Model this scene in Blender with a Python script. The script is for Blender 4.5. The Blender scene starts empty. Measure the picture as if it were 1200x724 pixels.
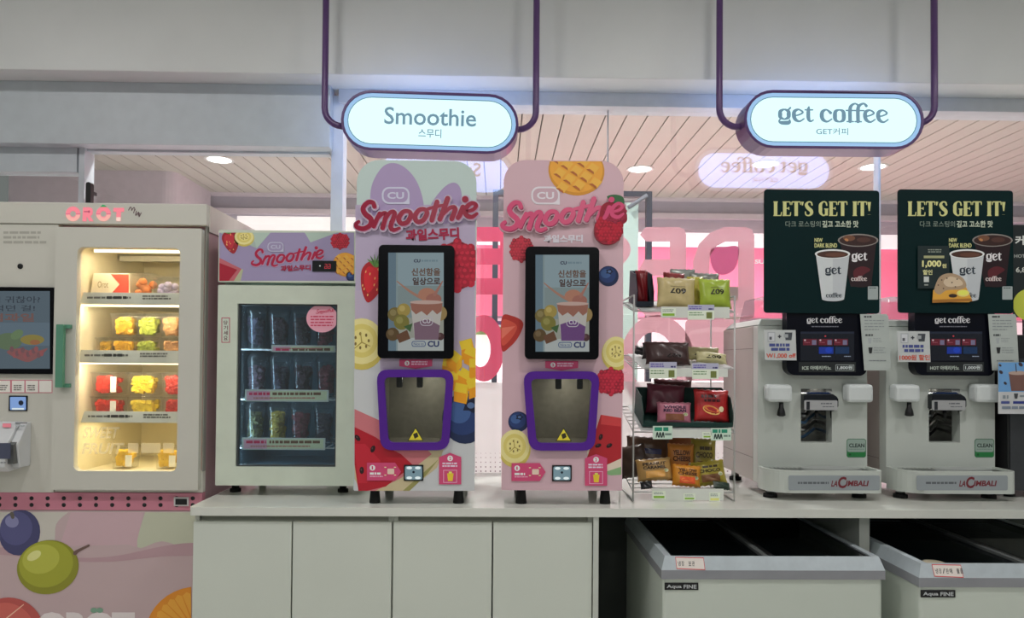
import bpy, bmesh, math, random
from mathutils import Vector, Matrix
from mathutils.geometry import tessellate_polygon
from mathutils.bvhtree import BVHTree
random.seed(7)
SC = bpy.context.scene
COL = SC.collection

# ------------------------------------------------------------------ camera
FPX = 830.0                       # focal length in pixels of the 1200 x 724 frame
CAM = Vector((0.0, -2.5, 1.368))  # worktop front edge is the plane y = 0
YAW, PITCH, ROLL = math.radians(1.03), math.radians(1.0), 0.0077
PPX, PPY = 600.0, 410.0           # principal point (the photo is a crop)
_F = Vector((math.sin(YAW) * math.cos(PITCH), math.cos(YAW) * math.cos(PITCH), math.sin(PITCH)))
_R0 = Vector((math.cos(YAW), -math.sin(YAW), 0))
_U0 = _R0.cross(_F)
_R = _R0 * math.cos(ROLL) + _U0 * math.sin(ROLL)
_U = _U0 * math.cos(ROLL) - _R0 * math.sin(ROLL)
cam_d = bpy.data.cameras.new('camera')
cam_d.sensor_width = 36
cam_d.lens = FPX / 1200 * 36
cam_d.shift_y = (PPY - 362) / 1200
cam_d.clip_start = 0.05
cam_o = bpy.data.objects.new('camera', cam_d)
COL.objects.link(cam_o)
cam_o.matrix_world = Matrix((( _R.x, _U.x, -_F.x, CAM.x), (_R.y, _U.y, -_F.y, CAM.y), (_R.z, _U.z, -_F.z, CAM.z), (0, 0, 0, 1)))
SC.camera = cam_o

# ------------------------------------------------------------------ world, exposure, large lights
SC.view_settings.view_transform = 'Standard'
SC.view_settings.look = 'None'
SC.view_settings.gamma = 1
SC.view_settings.exposure = 0.0
SC.view_settings.use_curve_mapping = False
W = bpy.data.worlds.new('store_ambient')
W.use_nodes = True
W.node_tree.nodes['Background'].inputs[0].default_value = (0.93, 1.0, 0.95, 1)
W.node_tree.nodes['Background'].inputs[1].default_value = 0.175
SC.world = W
SC.cycles.transparent_max_bounces = 16
SC.cycles.max_bounces = 8
SC.cycles.caustics_reflective = False
SC.cycles.caustics_refractive = False


def lamp(name, loc, size, power, col=(1, 1, 1), rot=(0, 0, 0), parent=None, shape='DISK', size_y=None, spread=None):
    d = bpy.data.lights.new(name, 'AREA')
    d.shape = shape
    d.size = size
    if size_y: d.size_y = size_y
    d.energy = power
    d.color = col
    if spread: d.spread = spread
    o = bpy.data.objects.new(name, d)
    COL.objects.link(o)
    o.location = loc
    o.rotation_euler = rot
    if parent: o.parent = parent
    return o


def at(px, py, Y):
    """photo pixel -> point on the plane y = Y"""
    d = _F * FPX + _R * (px - PPX) - _U * (py - PPY)
    return CAM + d * ((Y - CAM.y) / d.y)


def at_z(px, py, Z):
    d = _F * FPX + _R * (px - PPX) - _U * (py - PPY)
    return CAM + d * ((Z - CAM.z) / d.z)


def rect(px0, py0, px1, py1, Y):
    """pixel rectangle on plane y = Y -> x0, x1, z0, z1 (upright)"""
    cx, cy = (px0 + px1) / 2, (py0 + py1) / 2
    return at(px0, cy, Y).x, at(px1, cy, Y).x, at(cx, py1, Y).z, at(cx, py0, Y).z


# ------------------------------------------------------------------ colours and materials
def lin(c):
    c = c / 255.0
    return c / 12.92 if c <= 0.04045 else ((c + 0.055) / 1.055) ** 2.4


def L(rgb, k=1.0, mx=0.92):
    return tuple(min(mx, lin(v) * k) for v in rgb)


_M = {}


def mat(name, rgb, rough=0.5, metal=0.0, noise=0.04, scale=14.0, bump=0.0, spec=0.5, emit=None, coat=0.0):
    """Principled material, rgb is the albedo in sRGB 0-255, with fine procedural mottling"""
    if name in _M: return _M[name]
    m = bpy.data.materials.new(name)
    m.use_nodes = True
    nt = m.node_tree
    b = nt.nodes['Principled BSDF']
    b.inputs['Roughness'].default_value = rough
    b.inputs['Metallic'].default_value = metal
    b.inputs['Specular IOR Level'].default_value = spec
    b.inputs['Coat Weight'].default_value = coat
    c = L(rgb)
    tc = nt.nodes.new('ShaderNodeTexCoord')
    nz = nt.nodes.new('ShaderNodeTexNoise')
    nz.inputs['Scale'].default_value = scale
    nz.inputs['Detail'].default_value = 4
    nt.links.new(tc.outputs['Object'], nz.inputs['Vector'])
    rp = nt.nodes.new('ShaderNodeValToRGB')
    rp.color_ramp.elements[0].position = 0.3
    rp.color_ramp.elements[1].position = 0.7
    rp.color_ramp.elements[0].color = tuple(v * (1 - noise) for v in c) + (1,)
    rp.color_ramp.elements[1].color = tuple(min(1, v * (1 + noise)) for v in c) + (1,)
    nt.links.new(nz.outputs['Fac'], rp.inputs['Fac'])
    nt.links.new(rp.outputs['Color'], b.inputs['Base Color'])
    if bump:
        bp = nt.nodes.new('ShaderNodeBump')
        bp.inputs['Strength'].default_value = bump
        bp.inputs['Distance'].default_value = 0.002
        nt.links.new(nz.outputs['Fac'], bp.inputs['Height'])
        nt.links.new(bp.outputs['Normal'], b.inputs['Normal'])
    if emit:
        b.inputs['Emission Color'].default_value = L(emit[0], 1, 1) + (1,)
        b.inputs['Emission Strength'].default_value = emit[1]
    _M[name] = m
    return m


def emis(name, rgb, s):
    if name in _M: return _M[name]
    m = bpy.data.materials.new(name)
    m.use_nodes = True
    nt = m.node_tree
    nt.nodes.remove(nt.nodes['Principled BSDF'])
    e = nt.nodes.new('ShaderNodeEmission')
    e.inputs[0].default_value = L(rgb, 1, 1) + (1,)
    e.inputs[1].default_value = s
    nt.links.new(e.outputs[0], nt.nodes['Material Output'].inputs[0])
    _M[name] = m
    return m


def printed(name, rough=0.5, emit=0.0, coat=0.0):
    """printed artwork: colour comes from the artwork's own inks (attribute)"""
    if name in _M: return _M[name]
    m = bpy.data.materials.new(name)
    m.use_nodes = True
    nt = m.node_tree
    b = nt.nodes['Principled BSDF']
    b.inputs['Roughness'].default_value = rough
    b.inputs['Coat Weight'].default_value = coat
    a = nt.nodes.new('ShaderNodeAttribute')
    a.attribute_name = 'ink'
    if emit:
        b.inputs['Base Color'].default_value = (0.01, 0.01, 0.01, 1)
        nt.links.new(a.outputs['Color'], b.inputs['Emission Color'])
        b.inputs['Emission Strength'].default_value = emit
    else:
        nt.links.new(a.outputs['Color'], b.inputs['Base Color'])
    _M[name] = m
    return m


def glass(name, tint=(1, 1, 1), ior=1.5, rough=0.0, dens=0.0, body=(255, 255, 255), gain=1.0, thru=0.5):
    """thin clear sheet: fresnel mix of see-through and mirror; dens adds a milky body colour"""
    if name in _M: return _M[name]
    m = bpy.data.materials.new(name)
    m.use_nodes = True
    nt = m.node_tree
    nt.nodes.remove(nt.nodes['Principled BSDF'])
    t = nt.nodes.new('ShaderNodeBsdfTransparent')
    t.inputs[0].default_value = tuple(tint) + (1,)
    src = t
    if dens:
        d = nt.nodes.new('ShaderNodeBsdfDiffuse')
        d.inputs[0].default_value = L(body) + (1,)
        tr = nt.nodes.new('ShaderNodeBsdfTranslucent')
        tr.inputs[0].default_value = L(body) + (1,)
        ad = nt.nodes.new('ShaderNodeMixShader')
        ad.inputs[0].default_value = thru
        nt.links.new(d.outputs[0], ad.inputs[1])
        nt.links.new(tr.outputs[0], ad.inputs[2])
        mx = nt.nodes.new('ShaderNodeMixShader')
        mx.inputs[0].default_value = dens
        nt.links.new(t.outputs[0], mx.inputs[1])
        nt.links.new(ad.outputs[0], mx.inputs[2])
        src = mx
    g = nt.nodes.new('ShaderNodeBsdfGlossy')
    g.inputs['Roughness'].default_value = rough
    lw = nt.nodes.new('ShaderNodeLayerWeight')          # Schlick reflectance, the same from both sides of the sheet
    lw.inputs[0].default_value = 0.5
    pw = nt.nodes.new('ShaderNodeMath')
    pw.operation = 'POWER'
    pw.inputs[1].default_value = 5.0
    nt.links.new(lw.outputs['Facing'], pw.inputs[0])
    r0 = ((ior - 1) / (ior + 1)) ** 2 * gain
    ml = nt.nodes.new('ShaderNodeMath')
    ml.operation = 'MULTIPLY_ADD'
    ml.use_clamp = True
    ml.inputs[1].default_value = 1 - r0
    ml.inputs[2].default_value = r0
    nt.links.new(pw.outputs[0], ml.inputs[0])
    mix = nt.nodes.new('ShaderNodeMixShader')
    nt.links.new(ml.outputs[0], mix.inputs[0])
    nt.links.new(src.outputs[0], mix.inputs[1])
    nt.links.new(g.outputs[0], mix.inputs[2])
    nt.links.new(mix.outputs[0], nt.nodes['Material Output'].inputs[0])
    _M[name] = m
    return m


# ------------------------------------------------------------------ mesh helpers
def worldorg(o):
    v = Vector((0, 0, 0))
    while o:
        v += o.location
        o = o.parent
    return v


def rrect(x0, x1, z0, z1, r, seg=6):
    """rounded rectangle; r = one radius or (bottom-left, bottom-right, top-right, top-left)"""
    rs = (r,) * 4 if not isinstance(r, (tuple, list)) else r
    P = []
    for (cx, cz, a0), rr in zip((((x0, z0, 180)), (x1, z0, 270), (x1, z1, 0), (x0, z1, 90)), rs):
        sx = 1 if cx == x0 else -1
        sz = 1 if cz == z0 else -1
        if rr <= 0:
            P.append((cx, cz))
            continue
        for i in range(seg + 1):
            a = math.radians(a0 + 90 * i / seg)
            P.append((cx + sx * rr + rr * math.cos(a), cz + sz * rr + rr * math.sin(a)))
    return P


def ell(cx, cy, rx, ry, rot=0.0, n=28, a0=0, a1=360):
    c, s = math.cos(math.radians(rot)), math.sin(math.radians(rot))
    full = abs(a1 - a0) >= 360
    P = []
    for i in range(n if full else n + 1):
        a = math.radians(a0 + (a1 - a0) * i / n)
        x, y = rx * math.cos(a), ry * math.sin(a)
        P.append((cx + x * c - y * s, cy + x * s + y * c))
    return P


def catmull(P, n=6, closed=False):
    out = []
    N = len(P)
    if N < 3 and not closed:
        return [tuple(p) for p in P]
    rng = range(N) if closed else range(N - 1)
    for i in rng:
        if closed:
            p0, p1, p2, p3 = P[(i - 1) % N], P[i], P[(i + 1) % N], P[(i + 2) % N]
        else:
            p0, p1, p2, p3 = P[max(i - 1, 0)], P[i], P[i + 1], P[min(i + 2, N - 1)]
        for k in range(n):
            t = k / n
            out.append(tuple(0.5 * ((2 * b) + (-a + c) * t + (2 * a - 5 * b + 4 * c - d) * t * t + (-a + 3 * b - 3 * c + d) * t ** 3)
                             for a, b, c, d in zip(p0, p1, p2, p3)))
    if not closed: out.append(tuple(P[-1]))
    return out


class MB:
    def __init__(s):
        s.v = []; s.f = []; s.sm = []

    def add(s, vs, fs, smooth=False):
        o = len(s.v)
        s.v += [tuple(p) for p in vs]
        for f in fs:
            s.f.append(tuple(i + o for i in f))
            s.sm.append(smooth)
        return s

    def box(s, x0, x1, y0, y1, z0, z1):
        return s.add([(x0, y0, z0), (x1, y0, z0), (x1, y1, z0), (x0, y1, z0), (x0, y0, z1), (x1, y0, z1), (x1, y1, z1), (x0, y1, z1)],
                     [(0, 3, 2, 1), (4, 5, 6, 7), (0, 1, 5, 4), (1, 2, 6, 5), (2, 3, 7, 6), (3, 0, 4, 7)])

    def hexa(s, p):
        """8 corners: bottom loop then top loop"""
        return s.add(p, [(0, 3, 2, 1), (4, 5, 6, 7), (0, 1, 5, 4), (1, 2, 6, 5), (2, 3, 7, 6), (3, 0, 4, 7)])

    def prism(s, poly, a0, a1, holes=(), axis='y'):
        """extrude a 2D outline (with holes) between a0 and a1 along axis"""
        def P(p, a):
            if axis == 'y': return (p[0], a, p[1])
            if axis == 'z': return (p[0], p[1], a)
            return (a, p[0], p[1])
        loops = [list(poly)] + [list(h) for h in holes]
        flat = [p for l in loops for p in l]
        n = len(flat)
        if holes or True:
            tr = tessellate_polygon([[Vector((p[0], p[1], 0)) for p in l] for l in loops])
        vs = [P(p, a0) for p in flat] + [P(p, a1) for p in flat]
        fs = [tuple(t) for t in tr] + [tuple(i + n for i in reversed(t)) for t in tr]
        s.add(vs, fs)
        base = 0
        for l in loops:
            m = len(l)
            s.add([P(p, a0) for p in l] + [P(p, a1) for p in l],
                  [(i, (i + 1) % m, m + (i + 1) % m, m + i) for i in range(m)])
            base += m
        return s

    def tube(s, path, r, seg=8, closed=False, caps=True):
        path = [Vector(p) for p in path]
        N = len(path)
        vs = []
        rr = r if isinstance(r, (list, tuple)) else [r] * N
        up = None
        for i, p in enumerate(path):
            if closed: t = path[(i + 1) % N] - path[i - 1]
            else: t = path[min(i + 1, N - 1)] - path[max(i - 1, 0)]
            t.normalize()
            if up is None:
                up = Vector((0, 0, 1)) if abs(t.z) < 0.9 else Vector((0, 1, 0))
            a = t.cross(up).normalized()
            b = a.cross(t).normalized()
            up = b
            for k in range(seg):
                an = 2 * math.pi * k / seg
                vs.append(p + (a * math.cos(an) + b * math.sin(an)) * rr[i])
        fs = []
        for i in range(N if closed else N - 1):
            j = (i + 1) % N
            for k in range(seg):
                l = (k + 1) % seg
                fs.append((i * seg + k, i * seg + l, j * seg + l, j * seg + k))
        s.add(vs, fs, True)
        if caps and not closed:
            s.add(vs[:seg], [tuple(range(seg))])
            s.add(vs[-seg:], [tuple(reversed(range(seg)))])
        return s

    def lathe(s, c, prof, seg=20, axis='z', caps=True, smooth=True):
        """prof = [(r, h)...] around axis through c"""
        vs = []
        for r, h in prof:
            for k in range(seg):
                a = 2 * math.pi * k / seg
                u, w = r * math.cos(a), r * math.sin(a)
                vs.append((c[0] + u, c[1] + w, c[2] + h) if axis == 'z' else
                          ((c[0] + u, c[1] + h, c[2] + w) if axis == 'y' else (c[0] + h, c[1] + u, c[2] + w)))
        fs = []
        for i in range(len(prof) - 1):
            for k in range(seg):
                l = (k + 1) % seg
                fs.append((i * seg + k, i * seg + l, (i + 1) * seg + l, (i + 1) * seg + k))
        s.add(vs, fs, smooth)
        if caps:
            if prof[0][0] > 1e-6: s.add(vs[:seg], [tuple(reversed(range(seg)))])
            if prof[-1][0] > 1e-6: s.add(vs[-seg:], [tuple(range(seg))])
        return s

    def build(s, name, material, parent=None, local=False, bevel=0.0, seg=2, angle=35, recalc=True):
        me = bpy.data.meshes.new(name)
        org = Vector((0, 0, 0))
        if parent is None:
            if not local:
                xs = [p[0] for p in s.v]; ys = [p[1] for p in s.v]; zs = [p[2] for p in s.v]
                org = Vector(((min(xs) + max(xs)) / 2, (min(ys) + max(ys)) / 2, min(zs)))
        elif not local:
            org = worldorg(parent)
        me.from_pydata([tuple(Vector(p) - org) for p in s.v], [], s.f)
        if recalc:
            bm = bmesh.new(); bm.from_mesh(me)
            bmesh.ops.remove_doubles(bm, verts=bm.verts, dist=1e-6)
            bmesh.ops.recalc_face_normals(bm, faces=bm.faces)
            bm.to_mesh(me); bm.free()
        else:
            pass
        if any(s.sm):
            if len(me.polygons) == len(s.sm):
                me.polygons.foreach_set('use_smooth', s.sm)
            else:
                me.polygons.foreach_set('use_smooth', [True] * len(me.polygons))
                me.set_sharp_from_angle(angle=math.radians(40))
        me.materials.append(material)
        o = bpy.data.objects.new(name, me)
        COL.objects.link(o)
        o.location = org if parent is None else (0, 0, 0)
        o.parent = parent
        if bevel:
            b = o.modifiers.new('edge', 'BEVEL')
            b.width = bevel; b.segments = seg; b.limit_method = 'ANGLE'; b.angle_limit = math.radians(angle)
        return o


def box(name, x0, x1, y0, y1, z0, z1, m, parent=None, bevel=0.0, local=False):
    return MB().box(x0, x1, y0, y1, z0, z1).build(name, m, parent, local=local, bevel=bevel)


def thing(name, label, cat, loc, rot=(0, 0, 0), group=None):
    o = bpy.data.objects.new(name, None)
    o.empty_display_size = 0.05
    COL.objects.link(o)
    o.location = loc
    o.rotation_euler = rot
    return tag(o, label, cat, group)


def tag(o, label, cat, group=None):
    o['label'] = label
    o['category'] = cat
    if group: o['group'] = group
    return o


def struct(o, label=None, cat=None):
    o['kind'] = 'structure'
    if label: o['label'] = label
    if cat: o['category'] = cat
    return o


# ------------------------------------------------------------------ lettering and flat artwork
_glyph = {}


def text_mesh(s, bold=0.0):
    key = (s, bold)
    if key in _glyph: return _glyph[key]
    c = bpy.data.curves.new('t', 'FONT')
    c.body = s
    c.resolution_u = 3
    c.offset = bold
    o = bpy.data.objects.new('t', c)
    COL.objects.link(o)
    dg = bpy.context.evaluated_depsgraph_get()
    me = bpy.data.meshes.new_from_object(o.evaluated_get(dg))
    V = [(v.co.x, v.co.y) for v in me.vertices]
    Fc = [tuple(p.vertices) for p in me.polygons]
    bpy.data.objects.remove(o); bpy.data.curves.remove(c); bpy.data.meshes.remove(me)
    x0 = min(v[0] for v in V); x1 = max(v[0] for v in V)
    y0 = min(v[1] for v in V); y1 = max(v[1] for v in V)
    V = [((v[0] - x0) / (x1 - x0), (v[1] - y0) / (y1 - y0)) for v in V]
    _glyph[key] = (V, Fc)
    return _glyph[key]


def clip_poly(P, r):
    x0, y0, x1, y1 = r
    for ax, lim, sg in ((0, x0, 1), (0, x1, -1), (1, y0, 1), (1, y1, -1)):
        Q = []
        for i in range(len(P)):
            a, b = P[i - 1], P[i]
            ia, ib = (a[ax] - lim) * sg >= 0, (b[ax] - lim) * sg >= 0
            if ia != ib:
                t = (lim - a[ax]) / (b[ax] - a[ax])
                Q.append((a[0] + (b[0] - a[0]) * t, a[1] + (b[1] - a[1]) * t))
            if ib: Q.append(b)
        P = Q
        if not P: break
    return P


class Art:
    """flat print: layered shapes in photo-pixel (or own) units on a mapped sheet"""
    STEP = 0.00008

    def __init__(s, M, k=1.7, y=0.0):
        s.M = M; s.k = k; s.v = []; s.f = []; s.c = []; s.n = 0; s.clip = None; s.off = y

    def _emit(s, pts, faces, col, lift=True):
        s.n += 1 if lift else 0.06
        o = len(s.v)
        c = L(col, s.k, 0.95) + (1,)
        for p in pts:
            q = s.M(p[0], p[1])
            s.v.append((q[0], q[1] - s.off - s.STEP * s.n, q[2]))
            s.c.append(c)
        s.f += [tuple(i + o for i in f) for f in faces]

    def poly(s, P, col, holes=(), lift=True):
        if s.clip: P = clip_poly(P, s.clip)
        if len(P) < 3: return s
        tr = tessellate_polygon([[Vector((p[0], p[1], 0)) for p in l] for l in [P] + list(holes)])
        flat = list(P) + [p for h in holes for p in h]
        s._emit(flat, tr, col, lift)
        return s

    def rc(s, x0, y0, x1, y1, col, r=0):
        return s.poly(rrect(x0, x1, y0, y1, r) if r else [(x0, y0), (x1, y0), (x1, y1), (x0, y1)], col)

    def el(s, cx, cy, rx, ry, col, rot=0, n=24):
        return s.poly(ell(cx, cy, rx, ry, rot, n), col)

    def text(s, t, x0, y0, x1, y1, col, bold=0.0, rot=0, skew=0.0, flip=False):
        V, Fc = text_mesh(t, bold)
        cx, cy = (x0 + x1) / 2, (y0 + y1) / 2
        c, sn = math.cos(math.radians(rot)), math.sin(math.radians(rot))
        P = []
        for u, w in V:
            if flip: u = 1 - u
            x, y = (u - 0.5) * (x1 - x0) + skew * (w - 0.5) * (y1 - y0), -(w - 0.5) * (y1 - y0)
            P.append((cx + x * c - y * sn, cy + x * sn + y * c))
        s._emit(P, Fc, col)
        return s

    def stroke(s, P, col, closed=False, n=6, T=None, extra=0.0, cap=True, lift=True):
        """P = [(x, y, w)]; T maps stroke units to sheet units"""
        C = catmull(P, n, closed)
        T = T or (lambda x, y: (x, y))
        N = len(C)
        Lf, Rt = [], []
        for i in range(N):
            a = C[i - 1] if (closed or i) else C[0]
            b = C[(i + 1) % N] if (closed or i < N - 1) else C[-1]
            dx, dy = b[0] - a[0], b[1] - a[1]
            d = math.hypot(dx, dy) or 1
            h = C[i][2] / 2 + extra
            Lf.append((C[i][0] - dy / d * h, C[i][1] + dx / d * h))
            Rt.append((C[i][0] + dy / d * h, C[i][1] - dx / d * h))
        if lift: s.n += 1
        pts = [T(*p) for p in Lf + Rt]
        s._emit(pts, [(i, (i + 1) % N, N + (i + 1) % N, N + i) for i in range(N if closed else N - 1)], col, False)
        if cap and not closed:
            for e in (C[0], C[-1]):
                r = e[2] / 2 + extra
                if r > 0.5:
                    q = [T(*p) for p in ell(e[0], e[1], r, r, 0, 10)]
                    s._emit(q, [tuple(range(10))], col, False)
        return s

    def lines(s, x0, y0, x1, y1, n, col, frac=0.45, jitter=0.25):
        """rows of tiny illegible print"""
        h = (y1 - y0) / n
        for i in range(n):
            x = x0
            e = x1 - random.random() * jitter * (x1 - x0)
            s.n += 1
            while x < e:
                w = min(e - x, (0.5 + random.random() * 1.6) * h)
                s._emit([(x, y0 + h * i), (x + w, y0 + h * i), (x + w, y0 + h * (i + frac)), (x, y0 + h * (i + frac))], [(0, 1, 2, 3)], col, False)
                x += w + h * 0.25
        return s

    def build(s, name, material, parent=None, local=False, label=None):
        org = worldorg(parent) if (parent and not local) else Vector((0, 0, 0))
        me = bpy.data.meshes.new(name)
        me.from_pydata([tuple(Vector(p) - org) for p in s.v], [], s.f)
        a = me.color_attributes.new('ink', 'FLOAT_COLOR', 'POINT')
        a.data.foreach_set('color', [x for c in s.c for x in c])
        me.materials.append(material)
        o = bpy.data.objects.new(name, me)
        COL.objects.link(o)
        o.parent = parent
        if label: o['label'] = label
        return o


def front(Y):
    return lambda px, py: at(px, py, Y)


# strokes of the script wordmark (units: x 0..1185, y 340..600)
SCRIPT = [
    ([(255, 408, 30), (243, 378, 28), (205, 376, 30), (168, 418, 32), (182, 462, 36), (228, 505, 36), (222, 550, 34), (175, 578, 32), (124, 568, 30), (113, 545, 26), (134, 524, 20)], False),
    ([(250, 560, 30), (270, 515, 30), (296, 462, 28)], False),
    ([(265, 525, 16), (310, 468, 26), (345, 470, 30), (318, 572, 32)], False),
    ([(330, 530, 16), (375, 455, 26), (412, 462, 30), (380, 560, 32), (404, 588, 26), (448, 574, 18)], False),
    ([(520, 445, 26), (475, 450, 30), (442, 500, 34), (462, 538, 30), (508, 528, 32), (536, 475, 32)], True),
    ([(645, 430, 26), (600, 435, 30), (567, 485, 34), (588, 525, 30), (632, 512, 32), (660, 460, 32)], True),
    ([(738, 372, 32), (718, 440, 34), (698, 512, 34)], False),
    ([(668, 425, 18), (735, 408, 20), (800, 395, 18)], False),
    ([(820, 345, 34), (790, 430, 34), (760, 505, 34)], False),
    ([(785, 470, 18), (838, 418, 26), (878, 424, 32), (852, 502, 34)], False),
    ([(938, 412, 34), (915, 470, 34), (900, 494, 32)], False),
    ([(955, 352, 46), (956, 352, 46)], False),
    ([(958, 448, 18), (1015, 432, 24), (1040, 398, 26), (1005, 382, 26), (962, 420, 32), (962, 470, 32), (1005, 488, 28), (1046, 462, 18)], False),
]
# strokes of the high-contrast serif words (units: baseline y 240)
SERIF_GET = [
    ([(150, 137, 10), (117, 152, 26), (113, 180, 32), (117, 205, 26), (150, 221, 10), (184, 205, 26), (188, 180, 32), (184, 152, 26)], True),
    ([(178, 146, 9), (203, 122, 12)], False),
    ([(125, 213, 8), (104, 236, 10), (125, 252, 26), (188, 250, 30), (196, 226, 8)], False),
    ([(238, 190, 8), (278, 182, 9), (312, 160, 12), (276, 136, 11), (240, 152, 26), (234, 188, 32), (246, 222, 26), (282, 239, 12), (322, 216, 7)], False),
    ([(366, 112, 8), (361, 140, 26), (361, 210, 28), (378, 237, 14), (405, 226, 6)], False),
    ([(332, 138, 8), (398, 138, 8)], False),
]
_e = SERIF_GET[3][0]
SERIF_COFFEE = [
    ([(556, 162, 22), (520, 136, 10), (486, 152, 26), (478, 188, 32), (490, 222, 26), (526, 239, 12), (566, 216, 7)], False),
    ([(633, 136, 9), (600, 150, 26), (594, 188, 32), (600, 224, 26), (633, 239, 9), (666, 224, 26), (672, 188, 32), (666, 150, 26)], True),
    ([(727, 234, 28), (727, 130, 28), (742, 95, 20), (772, 80, 10), (796, 92, 14)], False),
    ([(700, 237, 8), (756, 237, 8)], False),
    ([(693, 140, 8), (848, 140, 8)], False),
    ([(797, 234, 28), (797, 125, 28), (815, 92, 20), (848, 79, 12), (870, 98, 22)], False),
    ([(770, 237, 8), (826, 237, 8)], False),
    ([(x + 625, y, w) for x, y, w in _e], False),
    ([(x + 740, y, w) for x, y, w in _e], False),
]
# strokes of the condensed slab capitals (cap height 0..100, y down)
SLAB = {
    'L': (58, [([(16, 2, 22), (16, 98, 22)], 0), ([(2, 3, 7), (30, 3, 7)], 0), ([(2, 97, 7), (52, 97, 7)], 0), ([(50, 97, 8), (54, 72, 5)], 0)]),
    'E': (58, [([(16, 2, 22), (16, 98, 22)], 0), ([(2, 3, 7), (50, 3, 7)], 0), ([(50, 3, 8), (52, 24, 5)], 0), ([(18, 48, 7), (42, 48, 7)], 0), ([(42, 38, 6), (42, 58, 6)], 0), ([(2, 97, 7), (52, 97, 7)], 0), ([(51, 97, 8), (54, 74, 5)], 0)]),
    'T': (62, [([(31, 2, 22), (31, 98, 22)], 0), ([(4, 3, 8), (58, 3, 8)], 0), ([(4, 3, 8), (3, 24, 5)], 0), ([(58, 3, 8), (59, 24, 5)], 0), ([(20, 97, 6), (42, 97, 6)], 0)]),
    "'": (22, [([(10, 2, 16), (8, 28, 6)], 0)]),
    'S': (58, [([(48, 24, 10), (42, 6, 10), (24, 4, 10), (12, 22, 20), (22, 44, 24), (42, 64, 24), (44, 84, 18), (28, 97, 10), (10, 92, 9), (6, 72, 8)], 0)]),
    'G': (66, [([(54, 26, 9), (48, 6, 9), (30, 3, 9), (15, 22, 20), (14, 50, 22), (15, 78, 20), (32, 97, 9), (46, 90, 12)], 0), ([(52, 54, 20), (52, 97, 18)], 0), ([(38, 52, 7), (64, 52, 7)], 0)]),
    'I': (34, [([(17, 2, 22), (17, 98, 22)], 0), ([(3, 3, 7), (31, 3, 7)], 0), ([(3, 97, 7), (31, 97, 7)], 0)]),
    '!': (26, [([(13, 4, 22), (13, 66, 8)], 0), ([(13, 90, 18), (13, 91, 18)], 0)]),
    ' ': (30, []),
}


def words(art, strokes, box_from, box_to, col, extra=0.0, n=6):
    fx0, fy0, fx1, fy1 = box_from
    tx0, ty0, tx1, ty1 = box_to
    T = lambda x, y: (tx0 + (x - fx0) / (fx1 - fx0) * (tx1 - tx0), ty0 + (y - fy0) / (fy1 - fy0) * (ty1 - ty0))
    art.n += 1
    for P, cl in strokes:
        art.stroke(P, col, cl, n, T, extra, True, False)


def slab(art, s, x0, y0, x1, y1, col):
    tot = sum(SLAB[c][0] for c in s)
    st = []
    x = 0
    for c in s:
        w, ss = SLAB[c]
        st += [([(a + x, b, q) for a, b, q in P], False) for P, _ in ss]
        x += w
    art.n += 1
    T = lambda a, b: (x0 + a / tot * (x1 - x0), y0 + b / 100 * (y1 - y0))
    for P, cl in st:
        art.stroke(P, col, cl, 5, T, 0.0, len(P) > 5, False)


def get_coffee(art, x0, y0, x1, y1, col):
    words(art, SERIF_GET + SERIF_COFFEE, (95, 75, 1068, 272), (x0, y0, x1, y1), col, 2.5)


def cu_logo(art, x0, y0, x1, y1, col, bg):
    h = y1 - y0
    w = x1 - x0
    art.poly(rrect(x0, x1, y0, y1, h * 0.42, 6), col)
    art.poly([(x1 - h * 0.35, y1), (x1, y1 - h * 0.42), (x1, y1 + h * 0.02)], col)
    art.poly(rrect(x0 + h * 0.1, x1 - h * 0.1, y0 + h * 0.1, y1 - h * 0.1, h * 0.34, 6), bg)
    art.text('CU', x0 + w * 0.2, y0 + h * 0.3, x1 - w * 0.2, y1 - h * 0.3, col, 0.03)


# ---- fruit prints (sheet units = photo pixels)
def strawberry(a, cx, cy, rx, ry, rot=0, seeds=14, leaf=True, col=(150, 28, 36)):
    c, s = math.cos(math.radians(rot)), math.sin(math.radians(rot))
    Q = lambda u, v: (cx + u * rx * c - v * ry * s, cy + u * rx * s + v * ry * c)
    prof = [(0, -0.95), (0.6, -0.95), (0.98, -0.55), (0.9, 0.0), (0.55, 0.6), (0.0, 1.0), (-0.55, 0.6), (-0.9, 0.0), (-0.98, -0.55), (-0.6, -0.95)]
    a.poly([Q(*p) for p in catmull(prof, 4, True)], col)
    a.poly([Q(p[0] * 0.6 - 0.15, p[1] * 0.65 - 0.12) for p in catmull(prof, 4, True)], tuple(min(255, int(v * 1.22)) for v in col))
    rnd = random.Random(int(cx * 7 + cy))
    for i in range(seeds):
        u, v = rnd.uniform(-0.7, 0.7), rnd.uniform(-0.75, 0.7)
        if abs(u) < 0.85 - max(0, v) * 0.7:
            p = Q(u, v)
            a.poly(ell(p[0], p[1], rx * 0.05, ry * 0.07, rot, 6), (205, 150, 90), (), i == 0)
    if leaf:
        for k in range(7):
            an = math.radians(-160 + k * 24)
            t = Q(0.85 * math.cos(an), -0.9 + 0.55 * math.sin(an))
            l, r = Q(0.1 * math.cos(an + 1.5), -0.85 + 0.12 * math.sin(an + 1.5)), Q(0.1 * math.cos(an - 1.5), -0.85 + 0.12 * math.sin(an - 1.5))
            a.poly([l, t, r], (62, 96, 50) if k % 2 else (84, 124, 60))


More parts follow.
